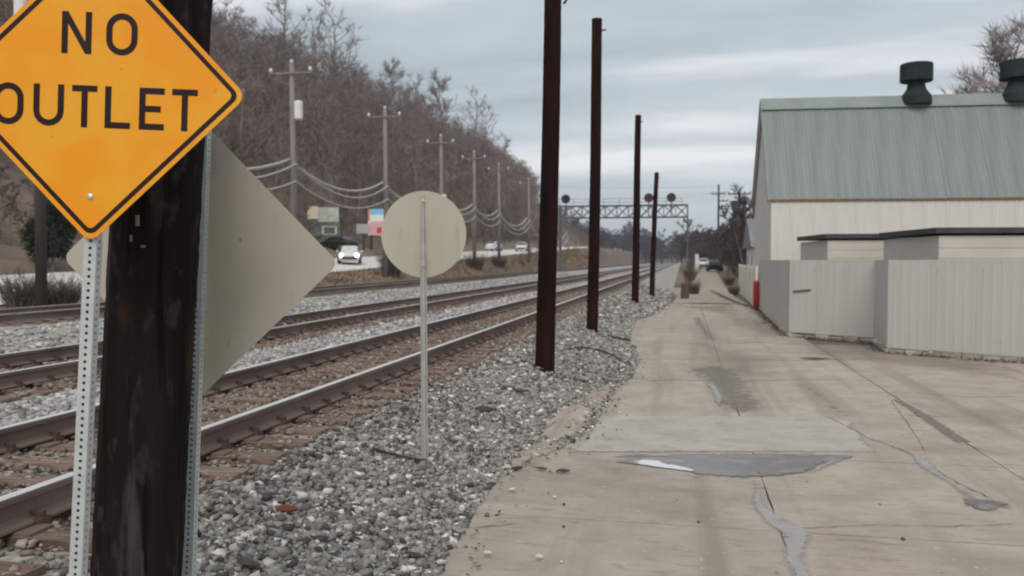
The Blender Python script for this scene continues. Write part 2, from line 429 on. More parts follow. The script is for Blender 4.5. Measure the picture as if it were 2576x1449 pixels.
# farther on the alley is one worn strip
far_l = [at_z(*p, z=zq) for p, zq in (((1690, 764), 0), ((1712, 738), 0), ((1731, 710), .1), ((1742, 690), .55), ((1748, 675), 1.3))]
mbv = MB()
ysf = [rows[-1], 50, 56, 64, 74, 90, 110, 140]
lx = [left_x(rows[-1]), -.35, .0, .3, .7, 1.2, 2.0, 3.0]; rx = [3.0, 2.9, 2.9, 3.0, 3.15, 3.6, 4.0, 4.6]
vs = []
for q, a, b in zip(ysf, lx, rx): vs += [(a, q, alley_z(q) + .01), ((a + b) / 2, q, alley_z(q) + .05), (b, q, alley_z(q) + .01)]
fs = []
for j in range(len(ysf) - 1):
    for i in range(2): fs.append((3 * j + i, 3 * j + i + 1, 3 * j + i + 4, 3 * j + i + 3))
tag(mbv.add(vs, fs).build('alley_far_strip', M['sand']), kind='structure')

def flat_poly(px, z, name, m, parent=None, th=.0, amp=.0, step=.12):
    pts = [gp(*p) for p in px]
    if amp:
        q = []
        for a, b in zip(pts, pts[1:] + pts[:1]): q += jag(a, b, amp, step)
        pts = q
    mb = MB().prism(pts, (0, 0, th or .003), (0, 0, z))
    return fix_normals(mb.build(name, m, parent))
def stain(px, z, name, m, parent=None, cell=.03):
    """thin sheet cut along a traced outline; 'tint' holds the distance inside the outline so that the material can fray its rim"""
    P = np.array([gp(*p) for p in px]); Q = np.roll(P, -1, 0)
    lo, hi = P.min(0) - .3, P.max(0) + .3; nx, ny = int((hi[0] - lo[0]) / cell) + 2, int((hi[1] - lo[1]) / cell) + 2
    X, Y = np.meshgrid(lo[0] + np.arange(nx) * cell, lo[1] + np.arange(ny) * cell); pt = np.stack([X.ravel(), Y.ravel()], 1)
    dmin = np.full(len(pt), 9.0); ins = np.zeros(len(pt), bool)
    for a, b in zip(P, Q):
        e_ = b - a; t_ = np.clip(((pt - a) @ e_) / max(1e-9, e_ @ e_), 0, 1); dmin = np.minimum(dmin, np.linalg.norm(pt - a - t_[:, None] * e_, axis=1))
        cr_ = ((a[1] > pt[:, 1]) != (b[1] > pt[:, 1])); xi = a[0] + (pt[:, 1] - a[1]) * e_[0] / (e_[1] if abs(e_[1]) > 1e-9 else 1e-9); ins ^= cr_ & (pt[:, 0] < xi)
    sd_ = np.where(ins, dmin, -dmin); idx = np.arange(nx * ny).reshape(ny, nx)
    qd = np.stack([idx[:-1, :-1], idx[:-1, 1:], idx[1:, 1:], idx[1:, :-1]], 2).reshape(-1, 4); qd = qd[(sd_[qd] > -.25).any(1)]
    used, inv = np.unique(qd, return_inverse=True)
    V_ = np.stack([pt[used, 0], pt[used, 1], np.full(len(used), z)], 1); c_ = np.repeat((sd_[used] * 4 + .5)[:, None], 3, 1)
    return link(name, np_mesh(name, V_, inv.reshape(-1, 4), m, c_), parent)
def fray(m, amp, scale, soft, keep=1.0):
    t = m.node_tree; n = t.nodes; l = t.links; b = n['Principled BSDF']; o = n['Material Output']
    at = n.new('ShaderNodeAttribute'); at.attribute_name = 'tint'; tcn = n.new('ShaderNodeTexCoord')
    ns = n.new('ShaderNodeTexNoise'); ns.inputs['Scale'].default_value = scale; ns.inputs['Detail'].default_value = 6; ns.inputs['Roughness'].default_value = .7; l.new(tcn.outputs['Object'], ns.inputs['Vector'])
    m1 = n.new('ShaderNodeMath'); m1.operation = 'MULTIPLY_ADD'; l.new(ns.outputs['Fac'], m1.inputs[0]); m1.inputs[1].default_value = amp * 4; m1.inputs[2].default_value = -.5 - amp * 2
    m2 = n.new('ShaderNodeMath'); m2.operation = 'ADD'; l.new(m1.outputs[0], m2.inputs[0]); l.new(at.outputs['Fac'], m2.inputs[1])
    mr = n.new('ShaderNodeMapRange'); mr.inputs['From Min'].default_value = 0; mr.inputs['From Max'].default_value = soft * 4; mr.inputs['To Max'].default_value = keep; l.new(m2.outputs[0], mr.inputs['Value'])
    tr = n.new('ShaderNodeBsdfTransparent'); mx = n.new('ShaderNodeMixShader'); l.new(mr.outputs[0], mx.inputs[0]); l.new(tr.outputs[0], mx.inputs[1]); l.new(b.outputs[0], mx.inputs[2]); l.new(mx.outputs[0], o.inputs['Surface'])
    return m
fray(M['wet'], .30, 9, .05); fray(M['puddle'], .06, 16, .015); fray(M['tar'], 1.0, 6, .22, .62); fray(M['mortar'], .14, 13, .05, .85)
M['tar_line'] = fray(mat('tar_line', (.17, .15, .13), (.24, .21, .185), 6, .9), .16, 14, .03, .75)
M['grime'] = fray(mat('grime', (.22, .185, .16), (.30, .255, .22), 3, .9), 1.6, 2.2, .9, .34)
# newer pale patch slab, raised a little
M['patch'] = fray(mat('patch', (.36, .338, .308), (.435, .412, .378), 1.6, .9, bump=.12, bscale=70, spots=[((.33, .30, .27), 3, .56, .14), ((.29, .255, .225), 14, .62, .1)]), .22, 10, .05, .95)
stain([(1432, 1139), (1470, 1108), (1505, 1046), (1760, 1047), (1990, 1049), (2110, 1053), (2150, 1062), (2140, 1078), (2172, 1092), (2168, 1108), (2212, 1139), (1900, 1138)], .0072, 'patch_slab', M['patch'], alley, .03)
# damp hollow in front of it, with standing water at its left end
tag(stain([(1545, 1163), (1580, 1154), (1650, 1156), (1690, 1144), (1800, 1142), (2000, 1143), (2165, 1147), (2110, 1162), (2060, 1172), (2030, 1190), (1960, 1199), (1880, 1203), (1800, 1200), (1740, 1190), (1660, 1178), (1600, 1172)], .0084, 'damp_hollow', M['wet'], None),
    'dark damp hollow lying in front of the pale concrete patch', 'puddle')
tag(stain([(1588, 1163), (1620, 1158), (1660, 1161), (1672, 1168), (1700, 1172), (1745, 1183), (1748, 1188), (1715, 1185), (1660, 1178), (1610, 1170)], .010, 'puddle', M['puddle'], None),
    'small puddle with a bright sky reflection painted on, at the left end of the damp hollow', 'puddle')
stain([(2030, 1192), (2062, 1170), (2080, 1160), (2150, 1150), (2110, 1165), (2075, 1180), (2050, 1190)], .010, 'mortar_edge', M['mortar'], alley)
# crack fillings running along the seams
def strip(name, px, m, z=.008, parent=alley, amp=.02):
    a = [(p[0] - p[2], p[1]) for p in px]; b = [(p[0] + p[2], p[1]) for p in px][::-1]
    return stain(a + b, z, name, m, parent, .02)
strip('crack_filler', [(1903, 1208, 10), (1908, 1230, 14), (1905, 1262, 18), (1925, 1290, 26), (1960, 1318, 36), (2000, 1340, 42), (2005, 1370, 36), (1995, 1400, 30), (2015, 1449, 30), (2030, 1540, 34)], M['mortar'])
strip('crack_filler', [(2300, 1142, 14), (2322, 1165, 22), (2345, 1185, 20), (2385, 1210, 12), (2420, 1235, 14), (2445, 1255, 18)], M['mortar'], amp=.03)
stain([(2408, 1262), (2440, 1254), (2490, 1258), (2540, 1268), (2530, 1280), (2490, 1288), (2450, 1284), (2430, 1274)], .008, 'crack_filler', M['wet'], alley)
strip('tar_strip', [(2250, 1004, 7), (2290, 1026, 12), (2340, 1058, 17), (2390, 1092, 20), (2425, 1114, 21)], M['tar_line'])
stain([(1725, 930), (1790, 918), (1850, 930), (1878, 955), (1890, 985), (1915, 1010), (1922, 1030), (1880, 1040), (1830, 1035), (1800, 1018), (1795, 990), (1770, 962)], .008, 'worn_patch', M['tar'], alley)
stain([(1770, 962), (1800, 968), (1822, 1000), (1812, 1026), (1795, 1010), (1790, 985)], .012, 'mortar_edge', M['mortar'], alley)
stain([(1740, 800), (1765, 798), (1780, 825), (1805, 855), (1780, 858), (1762, 838)], .008, 'worn_patch', M['tar'], alley)
strip('tar_strip', [(2010, 968, 6), (2060, 995, 8), (2100, 1028, 10), (2125, 1046, 10)], M['tar'], amp=.03)
for i, pg in enumerate(([(1640, 1148), (1400, 1150), (1330, 1200), (1500, 1225), (1700, 1215)], [(1960, 850), (2200, 862), (2576, 905), (2576, 960), (2200, 915), (1990, 890)], [(1690, 770), (1850, 768), (1960, 850), (1900, 850), (1800, 790)],
                       [(2240, 1005), (2576, 1040), (2576, 1120), (2420, 1080)], [(1560, 1230), (1880, 1215), (1850, 1330), (1600, 1330)], [(2040, 1300), (2300, 1290), (2400, 1449), (2100, 1449)], [(1750, 860), (2000, 900), (1960, 960), (1700, 935)])):
    stain(pg, .0065 + i * .0002, 'grime_stain', M['grime'], alley, .06)
crk = random.Random(77)
def crack(px, w=.006):
    pts = []
    P = [Vector(gp(*p)) for p in px]
    for a, b in zip(P, P[1:]):
        n = max(2, int((b - a).length / .06)); nn = Vector((-(b - a).y, (b - a).x)).normalized()
        for k in range(n): pts.append(a + (b - a) * (k / n) + nn * crk.uniform(-.016, .016))
    V_ = []; 
    for i, p in enumerate(pts):
        d = (pts[min(i + 1, len(pts) - 1)] - pts[max(i - 1, 0)]).normalized(); nn = Vector((-d.y, d.x)); ww = w * crk.uniform(.35, 1.3) * (.2 if i in (0, len(pts) - 1) else 1)
        V_ += [(p.x + nn.x * ww, p.y + nn.y * ww, .0078), (p.x - nn.x * ww, p.y - nn.y * ww, .0078)]
    MB().add(V_, [(2 * i, 2 * i + 1, 2 * i + 3, 2 * i + 2) for i in range(len(pts) - 1)]).build('crack', M['joint_dirt'], alley)
for px_, w_ in (([(2010, 1330), (2200, 1322), (2380, 1326), (2576, 1318)], .004), ([(1165, 1330), (1240, 1325), (1330, 1318)], .007), ([(1440, 1108), (1560, 1106), (1690, 1112)], .004),
                ([(1590, 962), (1700, 956), (1850, 960), (2000, 955), (2200, 958)], .012), ([(1600, 905), (1800, 902), (2000, 908), (2250, 900)], .014), ([(2080, 1048), (2180, 1100), (2290, 1142), (2400, 1210), (2500, 1260)], .006), ([(2150, 985), (2300, 990), (2450, 1000), (2576, 998)], .008),
                ([(2240, 1005), (2300, 1090), (2330, 1140)], .004), ([(1640, 862), (1800, 866), (1960, 860)], .016), ([(2400, 1112), (2500, 1140), (2576, 1150)], .005)):
    crack(px_, w_)
# broken lumpy kerb and spill along the left edge
def lump(name, px, h, m, parent, seed):
    r = random.Random(seed); pts = [Vector(gp(*p)) for p in px]; c = sum(pts, Vector((0, 0))) / len(pts)
    dense = []
    for a, b in zip(pts, pts[1:] + pts[:1]):
        for k in range(6): dense.append(a + (b - a) * k / 6 + Vector((r.uniform(-.015, .015), r.uniform(-.015, .015))))
    V = []; n = len(dense); prof = [(1.0, -.06), (.97, .35), (.86, .75), (.6, 1.0), (.3, .95)]
    for s_, hh in prof:
        for d in dense:
            q = c + (d - c) * s_ + Vector((r.uniform(-.012, .012), r.uniform(-.012, .012))); V.append((q.x, q.y, hh * h * r.uniform(.8, 1.15)))
    Fs = []
    for i in range(len(prof) - 1):
        for k in range(n): Fs.append((i * n + k, i * n + (k + 1) % n, (i + 1) * n + (k + 1) % n, (i + 1) * n + k))
    Fs.append(tuple((len(prof) - 1) * n + k for k in range(n)))
    return MB().add(V, Fs).build(name, m, parent, smooth=True)
lump('kerb_lump', [(1362, 1098), (1372, 1075), (1410, 1040), (1452, 1022), (1486, 1030), (1490, 1050), (1470, 1080), (1440, 1100), (1400, 1112)], .09, M['concrete'], alley, 1)
lump('kerb_lump', [(1462, 1008), (1490, 985), (1530, 975), (1545, 990), (1530, 1010), (1500, 1022)], .07, M['sand'], alley, 2)
lump('kerb_lump', [(1250, 1170), (1300, 1135), (1370, 1108), (1420, 1118), (1400, 1135), (1350, 1150), (1300, 1180)], .035, M['sand'], alley, 3)

# ------------------------------------------------------------------ ballast stones (real geometry, too many to count)
def rocks(n_list, seed, tints):
    """n_list: list of (x0,x1,y0,y1,count,size0,size1)"""
    g = np.random.default_rng(seed)
    cube = np.array([(-1, -1, -1), (1, -1, -1), (1, 1, -1), (-1, 1, -1), (-1, -1, 1), (1, -1, 1), (1, 1, 1), (-1, 1, 1)], np.float32)
    quads = np.array([(0, 3, 2, 1), (4, 5, 6, 7), (0, 1, 5, 4), (1, 2, 6, 5), (2, 3, 7, 6), (3, 0, 4, 7)])
    tri = np.concatenate([quads[:, [0, 1, 2]], quads[:, [0, 2, 3]]])
    VV, TT, CC = [], [], []; off = 0
    for x0, x1, y0, y1, cnt, s0, s1, zf, keep in n_list:
        x = g.uniform(x0, x1, cnt); y = g.uniform(y0, y1, cnt)
        if keep is not None:
            k = np.array([keep(a, b) for a, b in zip(x, y)]); x, y = x[k], y[k]
        cnt = len(x)
        if not cnt: continue
        z = np.array([zf(a, b) for a, b in zip(x, y)])
        s = g.uniform(s0, s1, cnt) * g.choice([.7, 1, 1, 1.35], cnt)
        V = cube[None] * .62 + g.uniform(-.34, .34, (cnt, 8, 3))
        V *= np.stack([g.uniform(.8, 1.4, cnt), g.uniform(.7, 1.2, cnt), g.uniform(.5, .85, cnt)], 1)[:, None]
        V *= (s / 2)[:, None, None]
        a = g.uniform(0, 6.28, cnt); ca, sa = np.cos(a), np.sin(a)
        t = g.uniform(-.5, .5, cnt); ct, st = np.cos(t), np.sin(t)
        X, Y, Z = V[..., 0], V[..., 1], V[..., 2]
        Y, Z = Y * ct[:, None] - Z * st[:, None], Y * st[:, None] + Z * ct[:, None]
        X, Y = X * ca[:, None] - Y * sa[:, None], X * sa[:, None] + Y * ca[:, None]
        P = np.stack([X + x[:, None], Y + y[:, None], Z + (z + s * .16)[:, None]], 2)
        VV.append(P.reshape(-1, 3)); TT.append((tri[None] + (np.arange(cnt) * 8)[:, None, None]).reshape(-1, 3) + off); off += cnt * 8
        tt = np.array(tints, np.float32); c = tt[g.integers(0, len(tt), cnt)] * g.uniform(.75, 1.2, (cnt, 1)); CC.append(np.repeat(c, 8, 0))
    return np.concatenate(VV), np.concatenate(TT), np.concatenate(CC)
GREYS = [(.37, .36, .335), (.30, .295, .28), (.23, .22, .205), (.45, .44, .41), (.34, .315, .285), (.085, .078, .07), (.31, .30, .28), (.74, .72, .69), (.32, .295, .26), (.15, .14, .13), (.29, .29, .27)]
BROWNS = [(.26, .20, .16), (.20, .15, .12), (.30, .25, .22), (.34, .31, .29), (.16, .12, .10)]
tzf = lambda x, y: gz(x, y) + rnd.uniform(.0, .035)
keepL = lambda x, y: x < left_x(y) + .05
gzf = lambda x, y: max(gz(x, y), alley_z(y)) - .004
V, T, C = rocks([(-2.98, -.9, 3.2, 8, 12500, .028, .070, gzf, keepL), (-2.98, -.9, 8, 14, 10500, .034, .074, gzf, keepL), (-.95, -.3, 3.2, 8, 1600, .028, .07, gzf, keepL), (-3.0, -.9, 14, 26, 8500, .04, .08, gzf, keepL),
                 (-3.2, -.6, 26, 60, 5000, .07, .12, gzf, keepL)], 21, GREYS)
tag(link('ballast_stones', np_mesh('ballast_stones', V, T, M['stone'], C)), 'loose grey ballast stones sloping down from the near track to the alley', 'gravel', kind='stuff')
V, T, C = rocks([(-7.0, -5.6, 3, 16, 3500, .05, .09, gzf, None), (-7.0, -5.6, 16, 50, 3500, .07, .12, gzf, None), (-12.5, -9.6, 6, 45, 5000, .06, .12, gzf, None), (-12, -10, 45, 90, 1500, .1, .16, gzf, None)], 22,
                [(.46, .46, .455), (.40, .40, .395), (.33, .325, .32), (.56, .56, .55), (.25, .24, .235)])
tag(link('cess_stones', np_mesh('cess_stones', V, T, M['stone'], C)), 'pale ballast stones lying between the railway tracks', 'gravel', kind='stuff')
V, T, C = rocks([(-5.7, -3.5, 3, 14, 7200, .03, .06, tzf, None), (-3.6, -2.8, 3, 14, 1500, .02, .045, gzf, None), (-3.55, -2.85, 3, 16, 1500, .025, .05, lambda x, y: gz(x, y) + .03, None), (-5.7, -3.0, 14, 40, 7500, .05, .08, tzf, None), (-9.6, -7.0, 5, 40, 7500, .05, .09, tzf, None)], 23, BROWNS)
tag(link('track_stones', np_mesh('track_stones', V, T, M['stone'], C)), 'rusty brown ballast stones packed between the ties', 'gravel', kind='stuff')
V, T, C = rocks([(-1.45, .1, 8.3, 15.5, 900, .02, .06, lambda x, y: .03 + rnd.uniform(0, .05), lambda x, y: left_x(y) - .45 < x < left_x(y) + .12)], 29, GREYS)
tag(link('edge_stones', np_mesh('edge_stones', V, T, M['stone'], C)), 'stones heaped over the broken kerb at the pavement edge', 'gravel', kind='stuff')
spill = lambda x, y: left_x(y) - .02 < x < left_x(y) + .55 and rnd.random() < max(.04, 1 - (x - left_x(y)) / .35)
V, T, C = rocks([(-1.6, .4, 4, 13, 420, .02, .045, lambda x, y: .006, spill), (-1.2, 3, 4.5, 12, 26, .012, .03, lambda x, y: .004, None)], 24, GREYS + [(.10, .08, .07)])
tag(link('spilled_stones', np_mesh('spilled_stones', V, T, M['stone'], C)), 'small stones spilled onto the edge of the concrete alley', 'gravel', kind='stuff')

# ------------------------------------------------------------------ railway tracks
RAIL = [(-.07, 0), (.07, 0), (.068, .014), (.018, .028), (.010, .045), (.010, .125), (.034, .136), (.036, .165), (.028, .172), (-.028, .172), (-.036, .165), (-.034, .136), (-.010, .125), (-.010, .045), (-.018, .028), (-.068, .014)]
tie_meshes = []
for k in range(4):
    r = random.Random(40 + k); mb = MB()
    mb.prism([(-1.3, -.11), (1.3, -.11), (1.3 + r.uniform(-.04, .04), .0), (1.3, .11), (-1.3, .11), (-1.3 + r.uniform(-.04, .04), 0)], (0, 0, .17), (0, 0, -.17))
    tie_meshes.append(mb.mesh('tie', M['tie']))
plate_me = MB().box((0, 0, .008), (.34, .18, .016)).mesh('tie_plate', M['rail_side'])
for xx in (-.12, .12):
    pass
anchor_me = MB().box((0, 0, .05), (.17, .035, .085)).box((.07, 0, .03), (.05, .09, .06)).mesh('rail_anchor', M['anchor'])
def track(xc, zt, y0, y1, yt, label, near):
    t = thing('railway_track', (xc, 0, 0), label, 'railway track', 'parallel railway tracks')
    r = random.Random(int(-xc * 10))
    zr = zt - .172
    for sx in (-.755, .755):
        mb = MB().prism(RAIL, (0, y1 - y0, 0), (xc + sx, y0, zr), (1, 0, 0), (0, 0, 1))
        rail = fix_normals(mb.build('rail', M['rail_side'], t))
        m2 = MB().box((xc + sx, (y0 + y1) / 2, zt + .0035), (.066, y1 - y0, .005)); m2.build('running_surface', M['rail_top'], rail)
    y = max(3.0, y0); k = 0
    while y < yt:
        o = link('tie', tie_meshes[r.randrange(4)], t, (r.uniform(-.05, .05), y, zr - .022 + r.uniform(-.012, .0)))
        o.rotation_euler = (0, 0, r.uniform(-.02, .02))
        if near and y < 22:
            for sx in (-.755, .755):
                p = link('tie_plate', plate_me, o, (sx - o.location.x, 0, .0))
            for sx in (-.755, .755):
                a = link('rail_anchor', anchor_me, t, (sx + .0, y + .13, zr - .04)); a.rotation_euler.z = 0
        y += .49 + r.uniform(-.02, .02); k += 1
    return t
track(-4.33, .82, -6, 480, 90, 'near railway track with rusty rails, closest to the gravel slope', True)
track(-8.33, .82, -6, 480, 80, 'middle railway track between the near and the far track', True)
track(-14.3, 1.0, -6, 480, 70, 'far railway track at the foot of the highway bank', False)

# ------------------------------------------------------------------ signs in the foreground
SGX = Vector((math.cos(YAW), math.sin(YAW), 0)); SGN = Vector((math.sin(YAW), -math.cos(YAW), 0))     # faces the camera axis
def rot_axes(roll):
    c, s = math.cos(roll), math.sin(roll)
    return SGX * c - Vector((0, 0, 1)) * s, SGX * s + Vector((0, 0, 1)) * c       # right, up turned clockwise
def rounded_square(half, r, n=6):
    """square standing on its corner; half = half side"""
    pts = []
    for k in range(4):
        a0 = math.pi / 2 * k; cx, cy = [(half - r, half - r), (-(half - r), half - r), (-(half - r), -(half - r)), (half - r, -(half - r))][k]
        for i in range(n + 1):
            a = a0 + math.pi / 2 * i / n; pts.append((cx + r * math.cos(a), cy + r * math.sin(a)))
    c = math.cos(math.pi / 4)
    return [((x - y) * c, (x + y) * c) for x, y in pts]
def ring(mb, outer, inner, org, ex, ey, n, off, th):
    org, ex, ey, n = Vector(org), Vector(ex), Vector(ey), Vector(n); k = len(outer)
    P = lambda p, d: org + ex * p[0] + ey * p[1] + n * d
    vs = [P(p, off) for p in outer] + [P(p, off) for p in inner] + [P(p, off + th) for p in outer] + [P(p, off + th) for p in inner]
    fs = []
    for i in range(k):
        j = (i + 1) % k
        fs += [(2 * k + i, 2 * k + j, 3 * k + j, 3 * k + i), (i, j, 2 * k + j, 2 * k + i), (k + i, 3 * k + i, 3 * k + j, k + j)]
    mb.add(vs, fs)
def oval(w, h, r_, n=8):
    pts = []
    for k, (cx, cy) in enumerate([(w / 2 - r_, h / 2 - r_), (-(w / 2 - r_), h / 2 - r_), (-(w / 2 - r_), -(h / 2 - r_)), (w / 2 - r_, -(h / 2 - r_))]):
        for i in range(n + 1):
            a = math.pi / 2 * k + math.pi / 2 * i / n; pts.append((cx + r_ * math.cos(a), cy + r_ * math.sin(a)))
    return pts
def letter(ch, cx, cy, w, h, s, org, ex, ey, n, off, th):
    mb = MB(); org2 = Vector(org) + Vector(ex) * cx + Vector(ey) * cy; nn = Vector(n)
    def poly(p): mb.prism(p, nn * th, org2 + nn * off, ex, ey)
    W, H = w / 2, h / 2
    if ch == 'O': ring(mb, oval(w, h, W), oval(w - 2 * s, h - 2 * s, W - s), org2, ex, ey, n, off, th)
    if ch == 'N':
        poly([(-W, -H), (-W + s, -H), (-W + s, H), (-W, H)]); poly([(W - s, -H), (W, -H), (W, H), (W - s, H)])
        poly([(-W + s, H), (-W + s, H - s * 1.9), (W - s, -H), (W - s, -H + s * 1.9)])
    if ch == 'T': poly([(-W, H - s), (-s / 2, H - s), (-s / 2, -H), (s / 2, -H), (s / 2, H - s), (W, H - s), (W, H), (-W, H)])
    if ch == 'L': poly([(-W, -H), (W, -H), (W, -H + s), (-W + s, -H + s), (-W + s, H), (-W, H)])
    if ch == 'E': poly([(-W, -H), (W, -H), (W, -H + s), (-W + s, -H + s), (-W + s, -s / 2), (W * .72, -s / 2), (W * .72, s / 2), (-W + s, s / 2), (-W + s, H - s), (W, H - s), (W, H), (-W, H)])
    if ch == 'U':
        k = 8; o_ = [(-W, H)]; i_ = [(-W + s, H)]
        for q in range(k + 1):
            a = math.pi + math.pi * q / k
            o_.append((W * math.cos(a), -H + W + W * math.sin(a))); i_.append(((W - s) * math.cos(a), -H + W + (W - s) * math.sin(a)))
        o_.append((W, H)); i_.append((W - s, H))
        poly(o_ + i_[::-1])
    return mb
def perf_post(name, base, top, w, parent, m, nrm=SGN):
    """square tube with a hole every inch in front and sides"""
    base, top = Vector(base), Vector(top); d = (top - base); l = d.length; d.normalize()
    nrm = (nrm - d * nrm.dot(d)).normalized(); x = d.cross(nrm); seg = .0254; k = int(l / seg); mb = MB(); h = w / 2; R = .0062
    for face in range(4):
        a = face * math.pi / 2
        fn = nrm * math.cos(a) + x * math.sin(a); fx = x * math.cos(a) - nrm * math.sin(a)
        if face == 2:
            mb.add([base + fn * h - fx * h, base + fn * h + fx * h, top + fn * h + fx * h, top + fn * h - fx * h], [(0, 1, 2, 3)]); continue
        for i in range(k):
            c = base + d * (seg * (i + .5)) + fn * h
            sq = [(-h, -seg / 2), (0, -seg / 2), (h, -seg / 2), (h, 0), (h, seg / 2), (0, seg / 2), (-h, seg / 2), (-h, 0)]
            oc = [(R * math.cos(math.radians(225 + 45 * q)), R * math.sin(math.radians(225 + 45 * q))) for q in range(8)]
            vs = [c + fx * p[0] + d * p[1] for p in sq] + [c + fx * p[0] + d * p[1] for p in oc] + [c - fn * .003 + fx * p[0] + d * p[1] for p in oc]
            fs = [(q, (q + 1) % 8, 8 + (q + 1) % 8, 8 + q) for q in range(8)] + [(8 + q, 8 + (q + 1) % 8, 16 + (q + 1) % 8, 16 + q) for q in range(8)]
            mb.add(vs, fs)
    inner = MB()
    return mb.build(name, m, parent)
# NO OUTLET
D1 = 3.0; U = .762 / 1085.0
c1 = at_depth(236, 227, D1)
ROLL = math.radians(2.3); ex, ey = rot_axes(ROLL)
b1 = at_depth(168, 1940, D1 + .03); b1.z = -.05
b1 = at_depth(190, 1449, D1 + .075); t1 = at_depth(222, 590, D1 + .075); dd = (t1 - b1).normalized()
base1 = b1 - dd * ((b1.z + .05) / dd.z); top1 = c1 + ey * .50 - SGN * .07
s1 = thing('no_outlet_sign', base1, 'yellow diamond NO OUTLET sign with black letters on a perforated steel post', 'sign')
perf_post('post', base1, top1, .0445, s1, M['galv'])
sq = rounded_square(.381, .042)
panel = fix_normals(MB().prism(sq, SGN * .003, c1 - SGN * .003, ex, ey).build('panel', M['yellow'], s1))
mb = MB(); ring(mb, rounded_square(.381 - .0165, .030), rounded_square(.381 - .0325, .020), c1, ex, ey, SGN, .0002, .0009)
fix_normals(mb.build('border', M['black'], panel))
lt = s1
ctr = c1 + ex * (10 * U)
for ch, x0, x1, yc in [('N', -177, -27, 283), ('O', 46, 203, 283), ('O', -514, -360, -82), ('U', -311, -158, -82), ('T', -118, 8, -82), ('L', 48, 176, -82), ('E', 220, 346, -82), ('T', 384, 512, -82)]:
    mb = letter(ch, (x0 + x1) / 2 * U, yc * U, (x1 - x0) * U, 209 * U, 31 * U, ctr, ex, ey, SGN, .0002, .0009)
    fix_normals(mb.build('letter', M['black'], panel))
for yv in (-532, 532):
    p = c1 + ex * (-4 * U) + ey * (yv * U)
    MB().tube([p + SGN * .0005, p + SGN * .003, p + SGN * .0055], [.0115, .011, .006], 12).build('bolt', M['bolt'], s1, smooth=True)
# second diamond sign seen from the back
D2 = 3.96
c2 = at_depth(500, 655, D2)
ex2, ey2 = rot_axes(math.radians(1.2))
b2 = at_depth(474, 1449, D2 - .05); t2 = at_depth(504, 600, D2 - .05); dd = (t2 - b2).normalized()
base2 = b2 - dd * ((b2.z + .05) / dd.z); top2 = t2 + dd * .62
s2 = thing('diamond_sign', base2, 'grey back of a diamond sign on a perforated post behind the thick wooden pole', 'sign')
perf_post('post', base2, top2, .05, s2, M['galv'])
fix_normals(MB().prism(rounded_square(.457, .045), SGN * .003, c2 - SGN * .026, ex2, ey2).build('panel', M['alu_back'], s2))
for yv in (-.42, .42):
    p = c2 + ey2 * yv + SGN * .022
    MB().tube([p + SGN * .0, p + SGN * .01], .011, 8).build('bolt', M['bolt'], s2)
# round sign from the back
g3 = hit(1068, 1166); D3 = (g3 - C0).dot(fw)
c3 = at_depth(1065, 589, D3); RS = 107.5 * D3 / F
base3 = at_depth(1068, 1166, D3); base3.z -= .15
top3 = at_depth(1063, 492, D3)
s3 = thing('round_sign', base3, 'tan back of a round sign on a thin steel post in the gravel', 'sign')
disc = [(RS * math.cos(2 * math.pi * k / 64), RS * 1.015 * math.sin(2 * math.pi * k / 64)) for k in range(64)]
fix_normals(MB().prism(disc, SGN * .004, c3 - SGN * .035, SGX, Vector((0, 0, 1))).build('panel', M['alu_back'], s3))
dv = (top3 - base3).normalized()
uch = [(a * .84, b * .84) for a, b in [(-.036, .0), (-.018, .0), (-.011, .024), (.011, .024), (.018, .0), (.036, .0), (.036, .005), (.021, .005), (.014, .030), (-.014, .030), (-.021, .005), (-.036, .005)]]
fix_normals(MB().prism(uch, top3 - base3, base3 - SGN * .03, SGX, SGN).build('post', M['upost'], s3))
for yv in (.31, -.27):
    p = c3 + Vector((0, 0, yv)) + SGN * .002
    MB().tube([p, p + SGN * .012], .013, 8).build('bolt', M['bolt'], s3)
p = at_depth(1064, 662, D3) + SGN * .004
MB().box(p, (.036, .004, .06), (SGX, SGN, Vector((0, 0, 1)))).build('sticker', M['alu_back'], s3)

# ------------------------------------------------------------------ wooden poles
def wood_pole(name, base, top, r0, r1, m, label, cat, n=24, seg=60, amp=.012, seed=0, group=None):
    t = thing(name, base, label, cat, group)
    r = random.Random(seed); base, top = Vector(base), Vector(top); d = (top - base).normalized()
    x = d.cross(Vector((0, 1, 0))).normalized(); y = d.cross(x); V = []; Fs = []
    groove = [r.uniform(-1, 1) for _ in range(n)]
    b0 = base - d * .3; wl = (top - b0)
    for i in range(seg + 1):
        q = i / seg; rad = r0 + (r1 - r0) * q
        wob = Vector((math.sin(q * 5 + seed) * .012, math.sin(q * 4 + 2 * seed) * .012, 0))
        for k in range(n):
            a = 2 * math.pi * k / n
            rr = rad * (1 + amp * 3 * (groove[k] * (.6 + .4 * math.sin(q * 9 + k)) + r.uniform(-.35, .35)))
            V.append(b0 + wl * q + wob + (x * math.cos(a) + y * math.sin(a)) * rr)
    for i in range(seg):
        for k in range(n): Fs.append((i * n + k, i * n + (k + 1) % n, (i + 1) * n + (k + 1) % n, (i + 1) * n + k))
    Fs.append(tuple(seg * n + k for k in range(n)))
    fix_normals(MB().add(V, Fs).build('shaft', m, t, smooth=True))
    return t
DP = 3.55
pb = at_depth(347, 1449, DP); pt = at_depth(393, 600, DP); d = (pt - pb).normalized()
pbase = pb - d * ((pb.z) / d.z); ptop = pt + d * 5.5
wp = wood_pole('utility_pole', pbase, ptop, .178, .166, M['creosote'], 'thick dark creosoted wooden pole right behind the NO OUTLET sign', 'pole', 40, 220, .011, 3)
